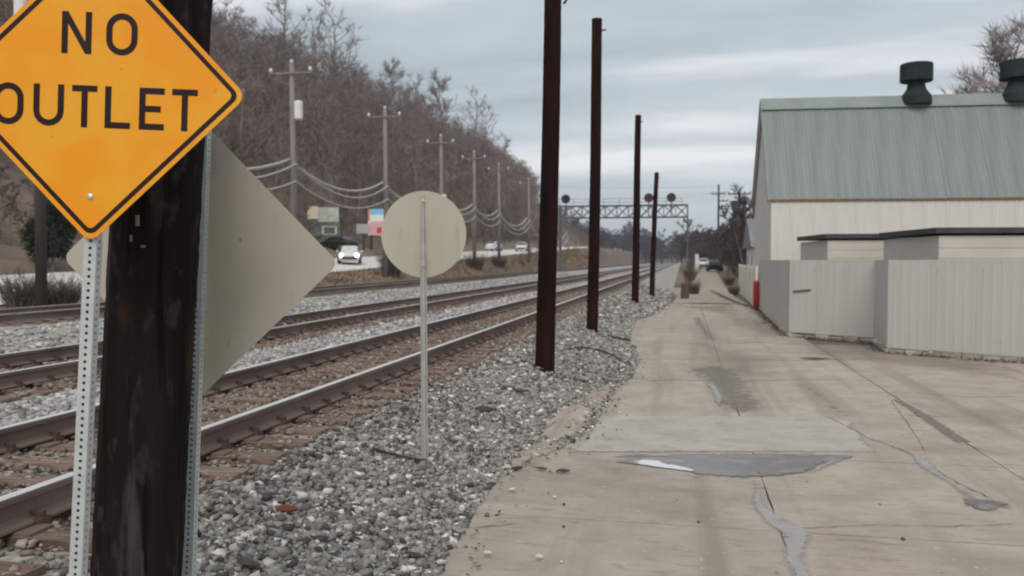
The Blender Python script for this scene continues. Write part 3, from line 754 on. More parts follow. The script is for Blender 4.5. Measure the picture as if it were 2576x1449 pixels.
for (x, y, w, h) in ((346, 555, 9, 26), (286, 985, 11, 22), (360, 620, 11, 6), (330, 600, 6, 16), (320, 545, 5, 14)):
    p = at_depth(x, y, DP - .188); s_ = DP / F
    off = abs(x - 390) / 110.
    p = at_depth(x, y, DP - .19 * math.sqrt(max(.05, 1 - min(.95, ((x - (347 + (1449 - y) * .054)) / 112) ** 2))) - .004)
    fix_normals(MB().box(p, (w * s_, .004, h * s_), (SGX, SGN, Vector((0, 0, 1)))).build('paper_scrap', M['paper'], wp))
poles = [((1372, 938), (1392, -90), 49, 42, 'tallest and nearest of the four bare dark poles in the gravel'),
         ((1490, 836), (1503, 48), 29, 26, 'second of the four bare dark poles in the gravel'),
         ((1597, 764), (1606, 290), 19, 15.5, 'third of the four bare dark poles, slim, its top in open sky'),
         ((1639, 746), (1652, 434), 14, 11, 'shortest and farthest of the four bare dark poles in the gravel')]
for i, (b, t, w0, w1, lab) in enumerate(poles):
    g = hit(*b); dep = (g - C0).dot(fw); tp = at_depth(t[0], t[1], dep)
    po = wood_pole('bare_pole', g, tp, w0 * dep / F / 2, w1 * dep / F / 2, M['rustwood'], lab, 'pole', 24, 90, .012, 11 + i, 'bare dark poles along the track')
    MB().tube([tp + Vector((0, 0, -.28)) + SGX * (w1 * dep / F / 2 - .02), tp + Vector((0, 0, -.27)) + SGX * (w1 * dep / F / 2 + .09)], .02, 6).build('spike', M['rustwood'], po)
    if i == 0:
        gg = at_depth(1418, 10, dep)
        MB().tube([gg, gg + Vector((.06, 0, .08))], .018, 6).build('spike', M['rustwood'], po)

# ------------------------------------------------------------------ barn, sheds, fence on the right
DB = 37.0
Bf = at_depth(1940, 505, DB); BX0 = Bf.x; BY0 = Bf.y; OH = .10; EAVE = Bf.z + .24
HALFW = 2.3; RIDGE_Y = BY0 + HALFW; rg = at_X(1914, 250, BX0 - .25); RIDGE = CAM_Z + (655 - 254) * ((Vector((BX0, RIDGE_Y, 0)) - C0).dot(fw)) / F
BLEN = 17.0
barn = thing('barn', (BX0, BY0, 0), 'white metal barn with steep green ribbed roof and two dark roof vents', 'barn')
MB().prism([(0, 0), (2 * HALFW, 0), (2 * HALFW, EAVE - .06), (HALFW, RIDGE - .15), (0, EAVE - .06)], (.12, 0, 0), (BX0, BY0, 0), (0, 1, 0), (0, 0, 1)).build('gable_wall', M['gable'], barn)
MB().box((BX0 + BLEN / 2 + .12, BY0 + 2 * HALFW - .06, EAVE / 2 - .05), (BLEN, .12, EAVE - .1)).build('rear_wall', M['siding'], barn)
# siding panels with ribs
PW = .914
def ribbed(width, length, amp, ribs, ex, ey, nz):
    """a ribbed metal sheet in local axes"""
    prof = []; step = width / ribs
    for k in range(ribs):
        x = k * step; prof += [(x, 0), (x + step * .55, 0), (x + step * .62, amp), (x + step * .88, amp), (x + step * .95, 0)]
    prof.append((width - .004, 0))
    ex, ey, nz = Vector(ex), Vector(ey), Vector(nz); vs = []
    for (x, a) in prof: vs += [ex * x + nz * a, ex * x + nz * a + ey * length]
    fs = [(2 * i, 2 * i + 2, 2 * i + 3, 2 * i + 1) for i in range(len(prof) - 1)]
    return MB().add(vs, fs)
npan = int(BLEN / PW)
sid = ribbed(PW, EAVE - .15, .015, 3, (1, 0, 0), (0, 0, 1), (0, -1, 0)).mesh('siding_panel', M['siding'])
for k in range(npan): link('siding_panel', sid, barn, (k * PW, -.02, 0))
sl = Vector((0, HALFW + OH, (RIDGE - EAVE) * (HALFW + OH) / HALFW)); slen = sl.length; sln = sl.normalized(); rn = Vector((0, -sln.z, sln.y))
rp = ribbed(PW, slen, .018, 3, (1, 0, 0), sln, rn).mesh('roof_panel', M['roof'])
for k in range(npan + 1): link('roof_panel', rp, barn, (-.12 + k * PW, -OH, EAVE - (RIDGE - EAVE) * OH / HALFW - rnd.uniform(0, .03)))
sl2 = Vector((0, -(HALFW + OH), sl.z)); s2n = sl2.normalized()
rp2 = ribbed(PW, slen, .035, 3, (-1, 0, 0), s2n, (0, s2n.z, -s2n.y)).mesh('roof_panel', M['roof'])
for k in range(npan + 1): link('roof_panel', rp2, barn, (-.12 + (k + 1) * PW, 2 * HALFW + OH, EAVE - (RIDGE - EAVE) * .28 / HALFW))
RL = (npan + 1) * PW
xr0 = BX0 - .16; xr1 = BX0 - .12 + RL
mb = MB()
for sg in (-1, 1):
    a = Vector((0, sg * .30, -.30 * sl.z / (HALFW + OH))); top_ = Vector((0, 0, .06))
    o_ = Vector((xr0, RIDGE_Y, RIDGE + .05)); q = a + Vector((0, sg * .05, .05))
    mb.add([o_, o_ + q, o_ + q + Vector((xr1 - xr0, 0, 0)), o_ + Vector((xr1 - xr0, 0, 0)), o_ + Vector((0, 0, -.03)), o_ + q + Vector((0, 0, -.03)), o_ + q + Vector((xr1 - xr0, 0, -.03)), o_ + Vector((xr1 - xr0, 0, -.03))],
           [(0, 1, 2, 3), (4, 7, 6, 5), (0, 4, 5, 1), (1, 5, 6, 2), (3, 2, 6, 7)])
mb.build('ridge_cap', M['roof_trim'], barn)
MB().box((BX0 - .12 + RL / 2, BY0 - OH + .022, EAVE - (RIDGE - EAVE) * OH / HALFW - .028), (RL, .05, .085)).build('eave_trim', M['rust_trim'], barn)
e0 = Vector((BX0 - .14, BY0 - OH, EAVE - (RIDGE - EAVE) * OH / HALFW - .08)); e1 = Vector((BX0 - .14, RIDGE_Y, RIDGE - .08)); e2 = Vector((BX0 - .14, BY0 + 2 * HALFW + OH, e0.z))
MB().bar(e0, e1, .05, .16).build('rake_trim', M['roof_trim'], barn)
MB().bar(e1, e2, .05, .16).build('rake_trim', M['rust_trim'], barn)
for vx, lab in ((2322, 0), (2585, 1)):
    p = at_depth(vx, 250, (Vector((0, RIDGE_Y, 0)) - C0).dot(fw) + .0)
    dv_ = (Vector((0, RIDGE_Y, 0)) - C0)
    rr = ray(vx, 250); p = C0 + rr * ((RIDGE_Y) / rr.y); x = p.x; zb = RIDGE; u = RIDGE_Y / ray(vx, 250).y / F
    o_ = Vector((x, RIDGE_Y, zb))
    pr = [(-.40, 38), (-.02, 36), (.05, 34), (.18, 28), (.32, 23), (.50, 21), (.64, 20), (.68, 20)]
    vt = MB().tube([o_ + Vector((0, 0, q * 1.0)) for q, _ in pr], [w * u for _, w in pr], 20).build('vent_cowl', M['vent'], barn, smooth=False)
    MB().tube([o_ + Vector((0, 0, q)) for q in (.64, .66, 1.40, 1.43)], [w * u for w in (37, 39, 39, 37)], 24).build('vent_cap', M['vent'], vt)
    MB().tube([o_ + Vector((0, 0, q)) for q in (1.43, 1.48)], [w * u for w in (7, 3)], 10).build('vent_knob', M['vent'], vt)

barn.rotation_euler.z = math.radians(4.0)

def shed(px0, px1, depth, ratio, topy, label):
    n = at_depth(px0, topy, depth); h = n.z; x0, y0 = n.x, n.y; x1 = at_depth(px1, topy, depth).x; y1 = y0 + depth * (ratio - 1)
    t = thing('block_shed', (x0, y0, 0), label, 'shed', 'flat roofed sheds behind the fence')
    MB().box(((x0 + x1) / 2, (y0 + y1) / 2, h / 2 - .09), (x1 - x0, y1 - y0, h - .18)).build('wall', M['shed_wall'], t)
    MB().box(((x0 + x1) / 2, (y0 + y1) / 2, h - .03), (x1 - x0 + .24, y1 - y0 + .24, .16)).build('roof', M['dark_roof'], t)
    # siding courses
    for k in range(5):
        MB().box(((x0 + x1) / 2, y0 - .008, h - .38 - k * .30), (x1 - x0 - .02, .012, .285)).build('cladding_board', M['shed_wall'], t)
    t.rotation_euler.z = math.radians(6.0)
    return t
shed(2082, 2330, 30.7, 1.13, 592, 'lower flat roofed pale shed left of the taller shed, against the barn')
shed(2362, 3100, 24.2, 1.19, 577, 'nearer flat roofed pale shed at the right edge behind the fence')

fence = None
fp = [at_z(1910, 778, 0), at_z(1985, 847, 0), at_z(2198, 862, 0), at_z(2232, 888, 0), at_z(2576, 914, 0)]
fp = [Vector((p.x, p.y, 0)) for p in fp]
fp.append(fp[-1] + (fp[-1] - fp[-2]).normalized() * 5.0)
fence = thing('metal_fence', fp[1], 'pale grey-green corrugated metal fence along the right side of the lot', 'fence')
FH = 2.1
frng = random.Random(9)
for a, b in zip(fp, fp[1:]):
    dv = b - a; ln = dv.length; d = dv.normalized(); nn = Vector((d.y, -d.x, 0)); n = max(1, round(ln / .86)); w = ln / n
    for k in range(n):
        o_ = a + d * (w * k)
        mb = ribbed(w, FH - .13, .0035, max(2, round(w / .19)), d, Vector((0, 0, 1)), nn)
        pz = .13 + frng.uniform(-.015, .015)
        o = mb.build('fence_panel', M['fence'], fence, local=True); o.location = o_ + Vector((0, 0, pz)) + nn * frng.uniform(.0, .006) - fence.location
        MB().bar(o_ - nn * .06, o_ - nn * .06 + Vector((0, 0, FH - .05)), .07).build('post', M['gable'], fence)
    MB().bar(a - nn * .02 + Vector((0, 0, FH)), b - nn * .02 + Vector((0, 0, FH)), .05, .02).build('top_rail', M['fence'], fence)
    # rough blocks under the sheets
    m_ = max(1, round(ln / .42))
    for k in range(m_):
        p = a + d * (ln * (k + .5) / m_) - nn * .01; hh = frng.uniform(.07, .13)
        MB().box(p + Vector((0, 0, hh / 2 - .01)), (ln / m_ * frng.uniform(.75, .96), .14 + frng.uniform(-.03, .03), hh), (d, nn, Vector((0, 0, 1)))).build('base_block', M['base_block'], fence)
pa = at_depth(2000, 733, 22.9); pb_ = at_depth(2040, 729, 22.8)
pa += Vector((0, -.35, 0)); pb_ += Vector((0, -.35, 0))
# latch bar lies on the second stretch of fence
def on_seg(x, y, a, b, off=.03):
    d = (b - a).normalized(); nn = Vector((d.y, -d.x, 0)); r = ray(x, y); t = (a - C0).dot(nn) / r.dot(nn); return C0 + r * t + nn * off
MB().bar(on_seg(1996, 733, fp[1], fp[2]), on_seg(2040, 729, fp[1], fp[2]), .03, .035).build('latch_bar', M['anchor'], fence)
# leaf litter along the fence foot
lr = np.random.default_rng(31); VV = []; TT = []
def flake(p, s, a):
    b = len(VV); c, q = math.cos(a) * s, math.sin(a) * s; tz = lr.uniform(.0, .5) * s
    VV.extend([(p[0] - c, p[1] - q, p[2]), (p[0] + q * .5, p[1] - c * .5, p[2] + tz), (p[0] + c, p[1] + q, p[2] + .2 * s), (p[0] - q * .5, p[1] + c * .5, p[2] + tz * .3)]); TT.append((b, b + 1, b + 2, b + 3))
path = [Vector((1.9, 58, alley_z(58))), Vector((2.6, 45, 0))] + fp
for a, b in zip(path, path[1:]):
    ln = (b - a).length; d = (b - a).normalized(); nn = Vector((d.y, -d.x, 0))
    for k in range(int(ln * 75)):
        p = a + d * lr.uniform(0, ln) + nn * abs(lr.normal(0, .16)) + nn * .04; flake((p.x, p.y, p.z + .012 + lr.uniform(0, .03)), lr.uniform(.02, .055), lr.uniform(0, 6.28))
for (xa, ya), (xb, yb) in zip(left_edge, left_edge[1:]):
    for k in range(int(math.hypot(xb - xa, yb - ya) * 16)):
        q = lr.uniform(0, 1); flake((xa + (xb - xa) * q + abs(lr.normal(0, .22)) - .05, ya + (yb - ya) * q, .014 + lr.uniform(0, .01)), lr.uniform(.012, .035), lr.uniform(0, 6.28))
for k in range(70): flake((lr.uniform(-1, 6), lr.uniform(4.5, 20), .012), lr.uniform(.010, .026), lr.uniform(0, 6.28))
tag(link('leaf_litter', np_mesh('leaf_litter', VV, TT, M['leaf'])), 'dead leaves scattered along the fence foot and pavement edge', 'leaves', kind='stuff')

# beige low fence and red post farther on, house behind
vf = thing('vinyl_fence', (3.25, 38, 0), 'low cream fence just past the end of the metal fence', 'fence')
q0 = Vector((fp[0].x - .05, fp[0].y + .9, 0)); q1 = Vector((3.55, 57, 0))
dv = (q1 - q0); n = 20
vrng = random.Random(4)
for k in range(n):
    a = q0 + dv * (k / n); b = q0 + dv * ((k + .93) / n); h = 1.72 + vrng.uniform(-.02, .02)
    MB().bar(a + Vector((0, 0, h / 2)), b + Vector((0, 0, h / 2)), .04, h).build('board', M['vinyl'], vf)
for k in range(0, n + 1, 4):
    a = q0 + dv * (k / n); MB().bar(a, a + Vector((0, 0, 1.85)), .11).build('post', M['vinyl'], vf)
rp_ = at_z(1902, 778, 0); dep = (rp_ - C0).dot(fw) - .4
rp_ = at_depth(1902, 779, dep); rp_.z = 0
rpt = thing('red_guard_post', rp_, 'bright red guard post at the far end of the metal fence', 'post')
u = dep / F
MB().tube([rp_ + Vector((0, 0, q)) for q in (.0, .34)], [6.4 * u, 6.4 * u], 14).build('sleeve', M['darkred'], rpt)
MB().tube([rp_ + Vector((0, 0, q)) for q in (.30, 1.16, 1.22, 1.25)], [7.4 * u, 7.4 * u, 6 * u, 2 * u], 14).build('pipe', M['red'], rpt)

def house(name, x0, x1, y0, y1, h, hr, wm, rm, label, win=0):
    t = thing(name, (x0, y0, alley_z(y0)), label, 'house'); z = alley_z(y0)
    w = MB().box(((x0 + x1) / 2, (y0 + y1) / 2, z + h / 2), (x1 - x0, y1 - y0, h)).build('wall', wm, t)
    mb = MB(); mb.prism([(y0 - .3, h), (y1 + .3, h), ((y0 + y1) / 2, hr)], (x1 - x0 + .6, 0, 0), (x0 - .3, 0, z + .003), (0, 1, 0), (0, 0, 1)); fix_normals(mb.build('roof', rm, t))
    for k in range(win):
        yy = y0 + (y1 - y0) * (k + .5) / win
        wf = MB().box((x0 - .03, yy, z + h * .6), (.06, .9, 1.2)).build('window', M['white_wall'], t)
        MB().box((x0 - .062, yy, z + h * .6), (.02, .75, 1.05)).build('pane', M['glass_dark'], wf)
    return t
house('bungalow', 4.75, 12, 60, 68, 2.9, 5.0, M['white_wall'], M['grey_roof'], 'white house with grey roof beyond the cream fence', 2)
house('garage', 5.9, 14, 74, 82, 3.2, 5.4, M['grey_wall'], M['grey_roof'], 'grey building farther along the alley behind the bare trees', 1)

# ------------------------------------------------------------------ trees
def gen_tree(seed, H, limbs=15, subs=6, twigs=7, spread=.42, tw=.035, upbias=.55, t0=.28):
    r = random.Random(seed)
    tv, tf, cv, cf = [], [], [], []
    def tube(V, Fc, pts, rads, n=4):
        b = len(V); m = len(pts)
        for i, p in enumerate(pts):
            d = (pts[min(i + 1, m - 1)] - pts[max(i - 1, 0)]).normalized(); ref = Vector((1, 0, 0)) if abs(d.x) < .8 else Vector((0, 1, 0))
            x = d.cross(ref).normalized(); y = d.cross(x)
            for k in range(n):
                a = 2 * math.pi * k / n; V.append(tuple(p + (x * math.cos(a) + y * math.sin(a)) * rads[i]))
        for i in range(m - 1):
            for k in range(n):
                a0, a1, b0, b1 = b + i * n + k, b + i * n + (k + 1) % n, b + (i + 1) * n + k, b + (i + 1) * n + (k + 1) % n
                Fc.append((a0, a1, b1)); Fc.append((a0, b1, b0))
    pts = [Vector((0, 0, -.4))]; d = Vector((r.uniform(-.08, .08), r.uniform(-.08, .08), 1)).normalized(); n = 7
    for i in range(n):
        pts.append(pts[-1] + d * (H * .92 / n)); d = (d + Vector((r.uniform(-.14, .14), r.uniform(-.14, .14), .05))).normalized()
    r0 = H * .013
    rads = [r0 * (1 - .88 * (i / n)) + .015 for i in range(n + 1)]
    tube(tv, tf, pts, rads, 6)
    def along(q):
        q = q * n; i = min(int(q), n - 1); return pts[i].lerp(pts[i + 1], q - i)
    for k in range(limbs):
        q = t0 + (1 - t0) * (k + r.random()) / limbs; q = min(q, .98)
        az = r.uniform(0, 6.28); el = r.uniform(.25, .75) + upbias * q * .5
        d = Vector((math.cos(az) * math.cos(el), math.sin(az) * math.cos(el), math.sin(el)))
        ln = H * spread * (1.05 - .72 * q) * r.uniform(.7, 1.2)
        lp = [along(q)]; dd_ = d.copy()
        for i in range(3):
            lp.append(lp[-1] + dd_ * (ln / 3)); dd_ = (dd_ + Vector((r.uniform(-.2, .2), r.uniform(-.2, .2), .16))).normalized()
        rl = r0 * .5 * (1.1 - q * .8) + .012
        tube(cv, cf, lp, [rl, rl * .7, rl * .45, rl * .15], 3)
        for s_ in range(subs):
            u_ = r.uniform(.25, 1.0) * 3; i = min(int(u_), 2); sp = lp[i].lerp(lp[i + 1], u_ - i)
            sd_ = (d * .7 + Vector((r.uniform(-1, 1), r.uniform(-1, 1), r.uniform(-.3, 1.0)))).normalized(); sl_ = ln * r.uniform(.25, .5)
            se = sp + sd_ * sl_
            tube(cv, cf, [sp, se], [rl * .35 + .008, .008], 3)
            for w in range(twigs):
                q2 = r.uniform(.25, 1.0); wp_ = sp.lerp(se, q2)
                wd = (sd_ * .8 + Vector((r.uniform(-1, 1), r.uniform(-1, 1), r.uniform(-.4, .9)))).normalized(); wl = r.uniform(.5, 1.25) * H / 14
                sv = wd.cross(Vector((r.uniform(-1, 1), r.uniform(-1, 1), r.uniform(-1, 1)))).normalized() * tw
                b = len(cv); cv.extend([tuple(wp_ - sv * .5), tuple(wp_ + sv * .5), tuple(wp_ + wd * wl)]); cf.append((b, b + 1, b + 2))
    return (np.array(tv, np.float32), np.array(tf, np.int32), np.array(cv, np.float32), np.array(cf, np.int32))
protos = [gen_tree(100 + k, 14, 14 + k % 3, 6, 7, .36 + .05 * (k % 3), .05, .5 + .1 * (k % 2), .22 + .06 * (k % 4)) for k in range(7)]
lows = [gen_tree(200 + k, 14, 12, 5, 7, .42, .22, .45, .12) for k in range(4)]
def woods(name, spots, prs, m, label, cat):
    VV, TT = [], []; off = 0
    g = np.random.default_rng(77)
    for (x, y, z, s) in spots:
        tv, tf, cv, cf = prs[g.integers(0, len(prs))]
        V_ = np.concatenate([tv, cv]); T_ = np.concatenate([tf, cf + len(tv)])
        a = g.uniform(0, 6.28); c, q = math.cos(a), math.sin(a); sx = s * g.uniform(.85, 1.2)
        P = np.stack([(V_[:, 0] * c - V_[:, 1] * q) * sx + x, (V_[:, 0] * q + V_[:, 1] * c) * sx + y, V_[:, 2] * s + z], 1)
        VV.append(P); TT.append(T_ + off); off += len(V_)
    return tag(link(name, np_mesh(name, np.concatenate(VV), np.concatenate(TT), m)), label, cat, kind='stuff')
wr = random.Random(17)
spots = []
def in_view(x, y, z=12):
    v = Vector((x, y, z)) - C0; dpt = v.dot(fw)
    if dpt < 5: return False
    ix = v.dot(rt) / dpt * F + CX; return -200 < ix < 1560
tries = 0
while len(spots) < 1120 and tries < 20000:
    tries += 1
    y = wr.uniform(18, 470); x = -wr.uniform(37, 100)
    if wr.random() > (1.0 if x > -80 else .35): continue
    if not in_view(x, y): continue
    v_ = Vector((x, y, 10)) - C0; ix = v_.dot(rt) / v_.dot(fw) * F + CX
    sc_ = wr.uniform(.75, 1.15)
    if ix > 1345: sc_ *= .34
    spots.append((x, y, gz(x, y) - .2, sc_))
woods('hillside_wood', spots, protos, M['twig'], 'bare brown winter wood covering the steep hillside', 'wood')
spots = []
for k in range(520):
    y = wr.uniform(400, 560); x = wr.uniform(-150, 60) if k % 3 else wr.uniform(-60, 40)
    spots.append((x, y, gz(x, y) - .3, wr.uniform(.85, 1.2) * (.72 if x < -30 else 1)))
woods('distant_wood', spots, lows, M['twig_hazed'], 'distant wood, tinted blue-grey for haze, closing the view at the end of the tracks', 'wood')
spots = []
for k in range(240):
    y = wr.uniform(66, 230); x = wr.uniform(4.6 + max(0, y - 90) * .016, 10 + y * .16)
    if 56 < y < 86 and x > 4.4 and x < 15: continue
    spots.append((x, y, alley_z(y) - .2, wr.uniform(.35, .62)))
woods('alley_wood', spots, lows, M['scrub'], 'dense purple-brown scrub wood right of the far end of the alley', 'wood')
spots = []
for k in range(60):
    y = wr.uniform(190, 380); x = wr.uniform(-1.5, 14) if k % 2 else wr.uniform(8, 40)
    spots.append((x, y, alley_z(y) - .2, wr.uniform(.5, .85)))
woods('alley_end_wood', spots, lows, M['scrub'], 'scrub wood closing the far end of the alley', 'wood')
# brush along the highway and hill foot
spots = []
for k in range(260):
    y = wr.uniform(22, 230); x = wr.choice((-wr.uniform(33.5, 41), -wr.uniform(33.5, 41), -wr.uniform(20.0, 22.0)))
    if not in_view(x, y): continue
    if x > -23 and (wr.random() < .75 or y < 60): continue
    if x < -30 and (76 < y < 96 and x > -37): continue
    spots.append((x, y, gz(x, y) - .1, wr.uniform(.10, .24) if x > -23 else wr.uniform(.15, .34)))
woods('roadside_brush', spots, lows, M['brush'], 'low leafless brush along the highway edge and hill foot', 'brush')

pm = []
for k, (tv, tf, cv, cf) in enumerate(protos):
    pm.append((np_mesh('trunk', tv, tf, M['bark']), np_mesh('crown', cv, cf, M['twig'])))
pp = gen_tree(301, 16, 11, 5, 6, .34, .04, .7, .45); pale = (np_mesh('trunk', pp[0], pp[1], M['pale_bark']), np_mesh('crown', pp[2], pp[3], M['pale_bark']))
lm = [(np_mesh('trunk', a, b, M['bark']), np_mesh('crown', c, d, M['scrub'])) for a, b, c, d in [gen_tree(400 + k, 14, 16, 7, 9, .40, .13, .5, .12) for k in range(3)]]
_f = gen_tree(501, 14, 30, 9, 11, .34, .045, .75, .3); fm = (np_mesh('trunk', _f[0], _f[1], M['bark']), np_mesh('crown', _f[2], _f[3], M['twig_pale']))
_g = gen_tree(502, 14, 26, 8, 9, .40, .05, .6, .35); fm2 = (np_mesh('trunk', _g[0], _g[1], M['bark']), np_mesh('crown', _g[2], _g[3], M['twig']))
def tree(x, y, z, s, rot, me, label, group=None, name='bare_tree'):
    t = thing(name, (x, y, z), label, 'tree', group)
    t.rotation_euler.z = rot; t.scale = (s, s, s)
    link('trunk', me[0], t); link('crown', me[1], t)
    return t
# skyline trees: (picture x, picture top y, distance X)
sky_tr = [(705, -60, -84, 3, 'leftmost tree whose crown tops the hillside skyline'), (790, 10, -84, 0, 'tall thin bare tree near the top of the hill, against the sky'), (836, 20, -84, 2, 'tall bare tree above the upper hill skyline, right of its thinner neighbour'),
          (880, 85, -82, 1, 'feathery bare tree on the skyline beside the bright gap in the clouds'), (985, 145, -82, 4, 'broad rounded bare tree standing out on the middle skyline'), (1040, 178, -82, 5, 'bare skyline tree between the two broad rounded crowns'),
          (1105, 178, -80, 6, 'second broad rounded bare crown on the middle skyline'), (1190, 232, -80, 2, 'pale spindly bare tree on the lower skyline'), (1222, 262, -80, 0, 'bare tree beside the pale spindly one on the lower skyline'),
          (1262, 330, -78, 1, 'bare tree with a dense crown on the lower skyline'), (1300, 400, -78, 3, 'small bare tree near the lower end of the hill skyline'), (1328, 452, -78, 0, 'last small bare tree where the hill skyline meets the tracks')]
for i, (x, ytop, X, k, lab) in enumerate(sky_tr):
    p = at_X(x, ytop, X); zb = gz(X, p.y) - .3; h = p.z - zb
    tree(X, p.y, zb, max(.6, h / 14.2), i * 1.3, fm2 if k in (4, 6) else pm[k], lab, 'trees on the hill skyline')
for x, yt, X, lab in ((856, 225, -55, 'pale barked sycamore trunk standing out on the dark hillside'), (893, 240, -55, 'second pale barked sycamore leaning right on the dark hillside')):
    p = at_X(x, yt, X); zb = gz(X, p.y) - .3
    tree(X, p.y, zb, (p.z - zb) / 16, x, pale, lab, 'pale trees on the hillside')
# trees behind the barn and along the alley
for i, (x, yt, dep_, k, lab) in enumerate([(2545, 60, 60, 4, 'bare tree rising above the barn ridge at the right edge'), (1896, 470, 78, 1, 'bare purple-brown tree close beside the barn gable'), (1876, 505, 92, 0, 'bare tree behind the crossarm pole in the alley'),
                                         (1845, 520, 115, 5, 'bushy bare tree between the two alley utility poles'), (1815, 560, 125, 2, 'bare tree left of the alley utility poles'), (1785, 590, 150, 6, 'low bare tree on the right side of the far alley'), (1760, 612, 190, 3, 'small bare tree at the end of the alley'), (1868, 560, 70, 6, 'dark scrubby tree behind the cream fence'), (1888, 520, 100, 2, 'bare tree filling the gap behind the grey building'), (1832, 545, 100, 3, 'bare tree right behind the taller alley pole'), (1800, 600, 140, 1, 'low dense bare tree above the dark car'), (1852, 588, 82, 0, 'low bushy tree behind the tall crossarm pole'), (1832, 600, 90, 1, 'low bushy tree behind the far alley weeds'), (1812, 612, 120, 2, 'low bushy tree just right of the dark car'), (1882, 545, 84, 0, 'bushy tree above the white house roof'), (1778, 625, 170, 1, 'lowest bushy tree at the very end of the alley'), (2480, 190, 58, 5, 'lower bare tree left of the one above the barn ridge')]):
    p = at_depth(x, yt, dep_); zb = alley_z(p.y) - .2
    tree(p.x, p.y, zb, (p.z - zb) / 13.6, i * 2.1, (lm[k % 3] if dep_ != 60 and dep_ != 58 else fm), lab, 'trees beyond the barn')
# dark evergreen on the bank at the far left
ev = at_X(132, 612, -32.2); zb = gz(-32.2, ev.y); et = thing('evergreen_shrub', (-32.2, ev.y, zb), 'dark evergreen shrub beside the highway below the yellow sign', 'shrub')
MB().tube([Vector((-32.2, ev.y, zb - .2)), Vector((-32.2, ev.y, zb + 1.2))], [.10, .05], 6).build('trunk', M['bark'], et)
er = np.random.default_rng(5); VV = []; TT = []
for k in range(5200):
    u_ = er.normal(0, 1, 3); u_ /= np.linalg.norm(u_); rr = er.uniform(.35, 1.0) ** .5
    lumpy = 1 + .38 * math.sin(u_[0] * 5 + 1) * math.cos(u_[2] * 4 + u_[1] * 3)
    c = np.array([u_[0] * 1.05, u_[1] * 1.05, u_[2] * 1.55]) * rr * lumpy + np.array([.25 * u_[2], 0, 2.1]); d_ = u_ + er.normal(0, .5, 3); d_ /= np.linalg.norm(d_); s_ = np.cross(d_, er.normal(0, 1, 3)); s_ /= np.linalg.norm(s_)
    b = len(VV); VV += [c - s_ * .05, c + s_ * .05, c + d_ * .28]; TT.append((b, b + 1, b + 2))
link('crown', np_mesh('crown', VV, TT, M['evergreen']), et)
# dry shrubs by the far track and the culvert
def tuft(name, base, h, w, n, label, m, seed, cat='shrub', group=None, thick=.012):
    t = thing(name, base, label, cat, group); g = np.random.default_rng(seed); VV = []; TT = []
    for k in range(n):
        a = g.uniform(0, 6.28); rr = g.uniform(0, .35) * w; p0 = np.array([math.cos(a) * rr, math.sin(a) * rr, -.05]); a2 = a + g.normal(0, .8)
        ln = h * g.uniform(.45, 1.1); d_ = np.array([math.cos(a2) * w / h * g.uniform(.1, .7), math.sin(a2) * w / h * g.uniform(.1, .7), 1]); d_ /= np.linalg.norm(d_)
        s_ = np.array([-math.sin(a2 + 1), math.cos(a2 + 1), 0]) * thick * g.uniform(.7, 1.6); mid = p0 + d_ * ln * .6; tip = p0 + d_ * ln + np.array([math.cos(a2), math.sin(a2), -.3]) * ln * g.uniform(0, .3)
        b = len(VV); VV += [p0 - s_, p0 + s_, mid + s_ * .7, mid - s_ * .7, tip]; TT += [(b, b + 1, b + 2), (b, b + 2, b + 3), (b + 3, b + 2, b + 4)]
        for q in range(3):
            u_ = g.uniform(.4, .95); c = p0 + d_ * ln * u_; e_ = c + (d_ + g.normal(0, .6, 3)) * ln * .25; b = len(VV); VV += [c - s_ * .5, c + s_ * .5, e_]; TT.append((b, b + 1, b + 2))
    link('stems', np_mesh('stems', VV, TT, m), t); return t
for i, (x, y, h, w, lab) in enumerate([(62, 768, 1.3, 1.6, 'dry brown shrub beside the far track at the left edge'), (150, 764, 1.1, 1.4, 'dry brown shrub right of the leftmost utility pole'), (985, 692, 2.2, 1.6, 'dark dead shrub at the base of the utility pole left of the round sign'),
                                     (1255, 668, 1.6, 1.6, 'dead shrub at the bottom of the tan bank'), (1195, 672, 1.8, 2.0, 'brown shrub right behind the round sign')]):
    p = hit(x, y + 6)
    tuft('dry_shrub', p, h, w, 420, lab, M['brush'], 60 + i, group='dry shrubs along the tracks', thick=.018)
for i, (x, y, h, w, lab) in enumerate([(1744, 742, 1.0, .8, 'dry weeds right of the dark stump at the alley edge'), (1735, 706, 1.5, 1.2, 'taller dry weeds behind the dark stump at the alley edge'), (1846, 741, .6, .6, 'dry weeds at the foot of the cream fence'), (1834, 716, .8, .8, 'dry weeds at the right side of the far alley')]):
    p = at_z(x, y, 0) if y > 720 else hit(x, y)
    tuft('weed_clump', p, h, w, 260, lab, M['brush'], 80 + i, 'weeds', 'weeds along the alley', .012)
# tan dry grass on the bank
g = np.random.default_rng(8); VV = []; TT = []
for k in range(26000):
    y = g.uniform(30, 190); x = -g.uniform(17.9, 23.3); z = gz(x, y); h = g.uniform(.08, .30); a = g.uniform(0, 6.28); w = .02 + .0006 * y
    if g.random() < .35 and math.sin(x * 1.3 + y * .21) < 0: continue
    b = len(VV); VV += [(x - math.cos(a) * w, y - math.sin(a) * w, z - .03), (x + math.cos(a) * w, y + math.sin(a) * w, z - .03), (x + g.normal(0, .15), y + g.normal(0, .15), z + h)]; TT.append((b, b + 1, b + 2))
tag(link('bank_grass', np_mesh('bank_grass', VV, TT, M['drygrass'])), 'tan dry grass on the bank between tracks and highway', 'grass', kind='stuff')

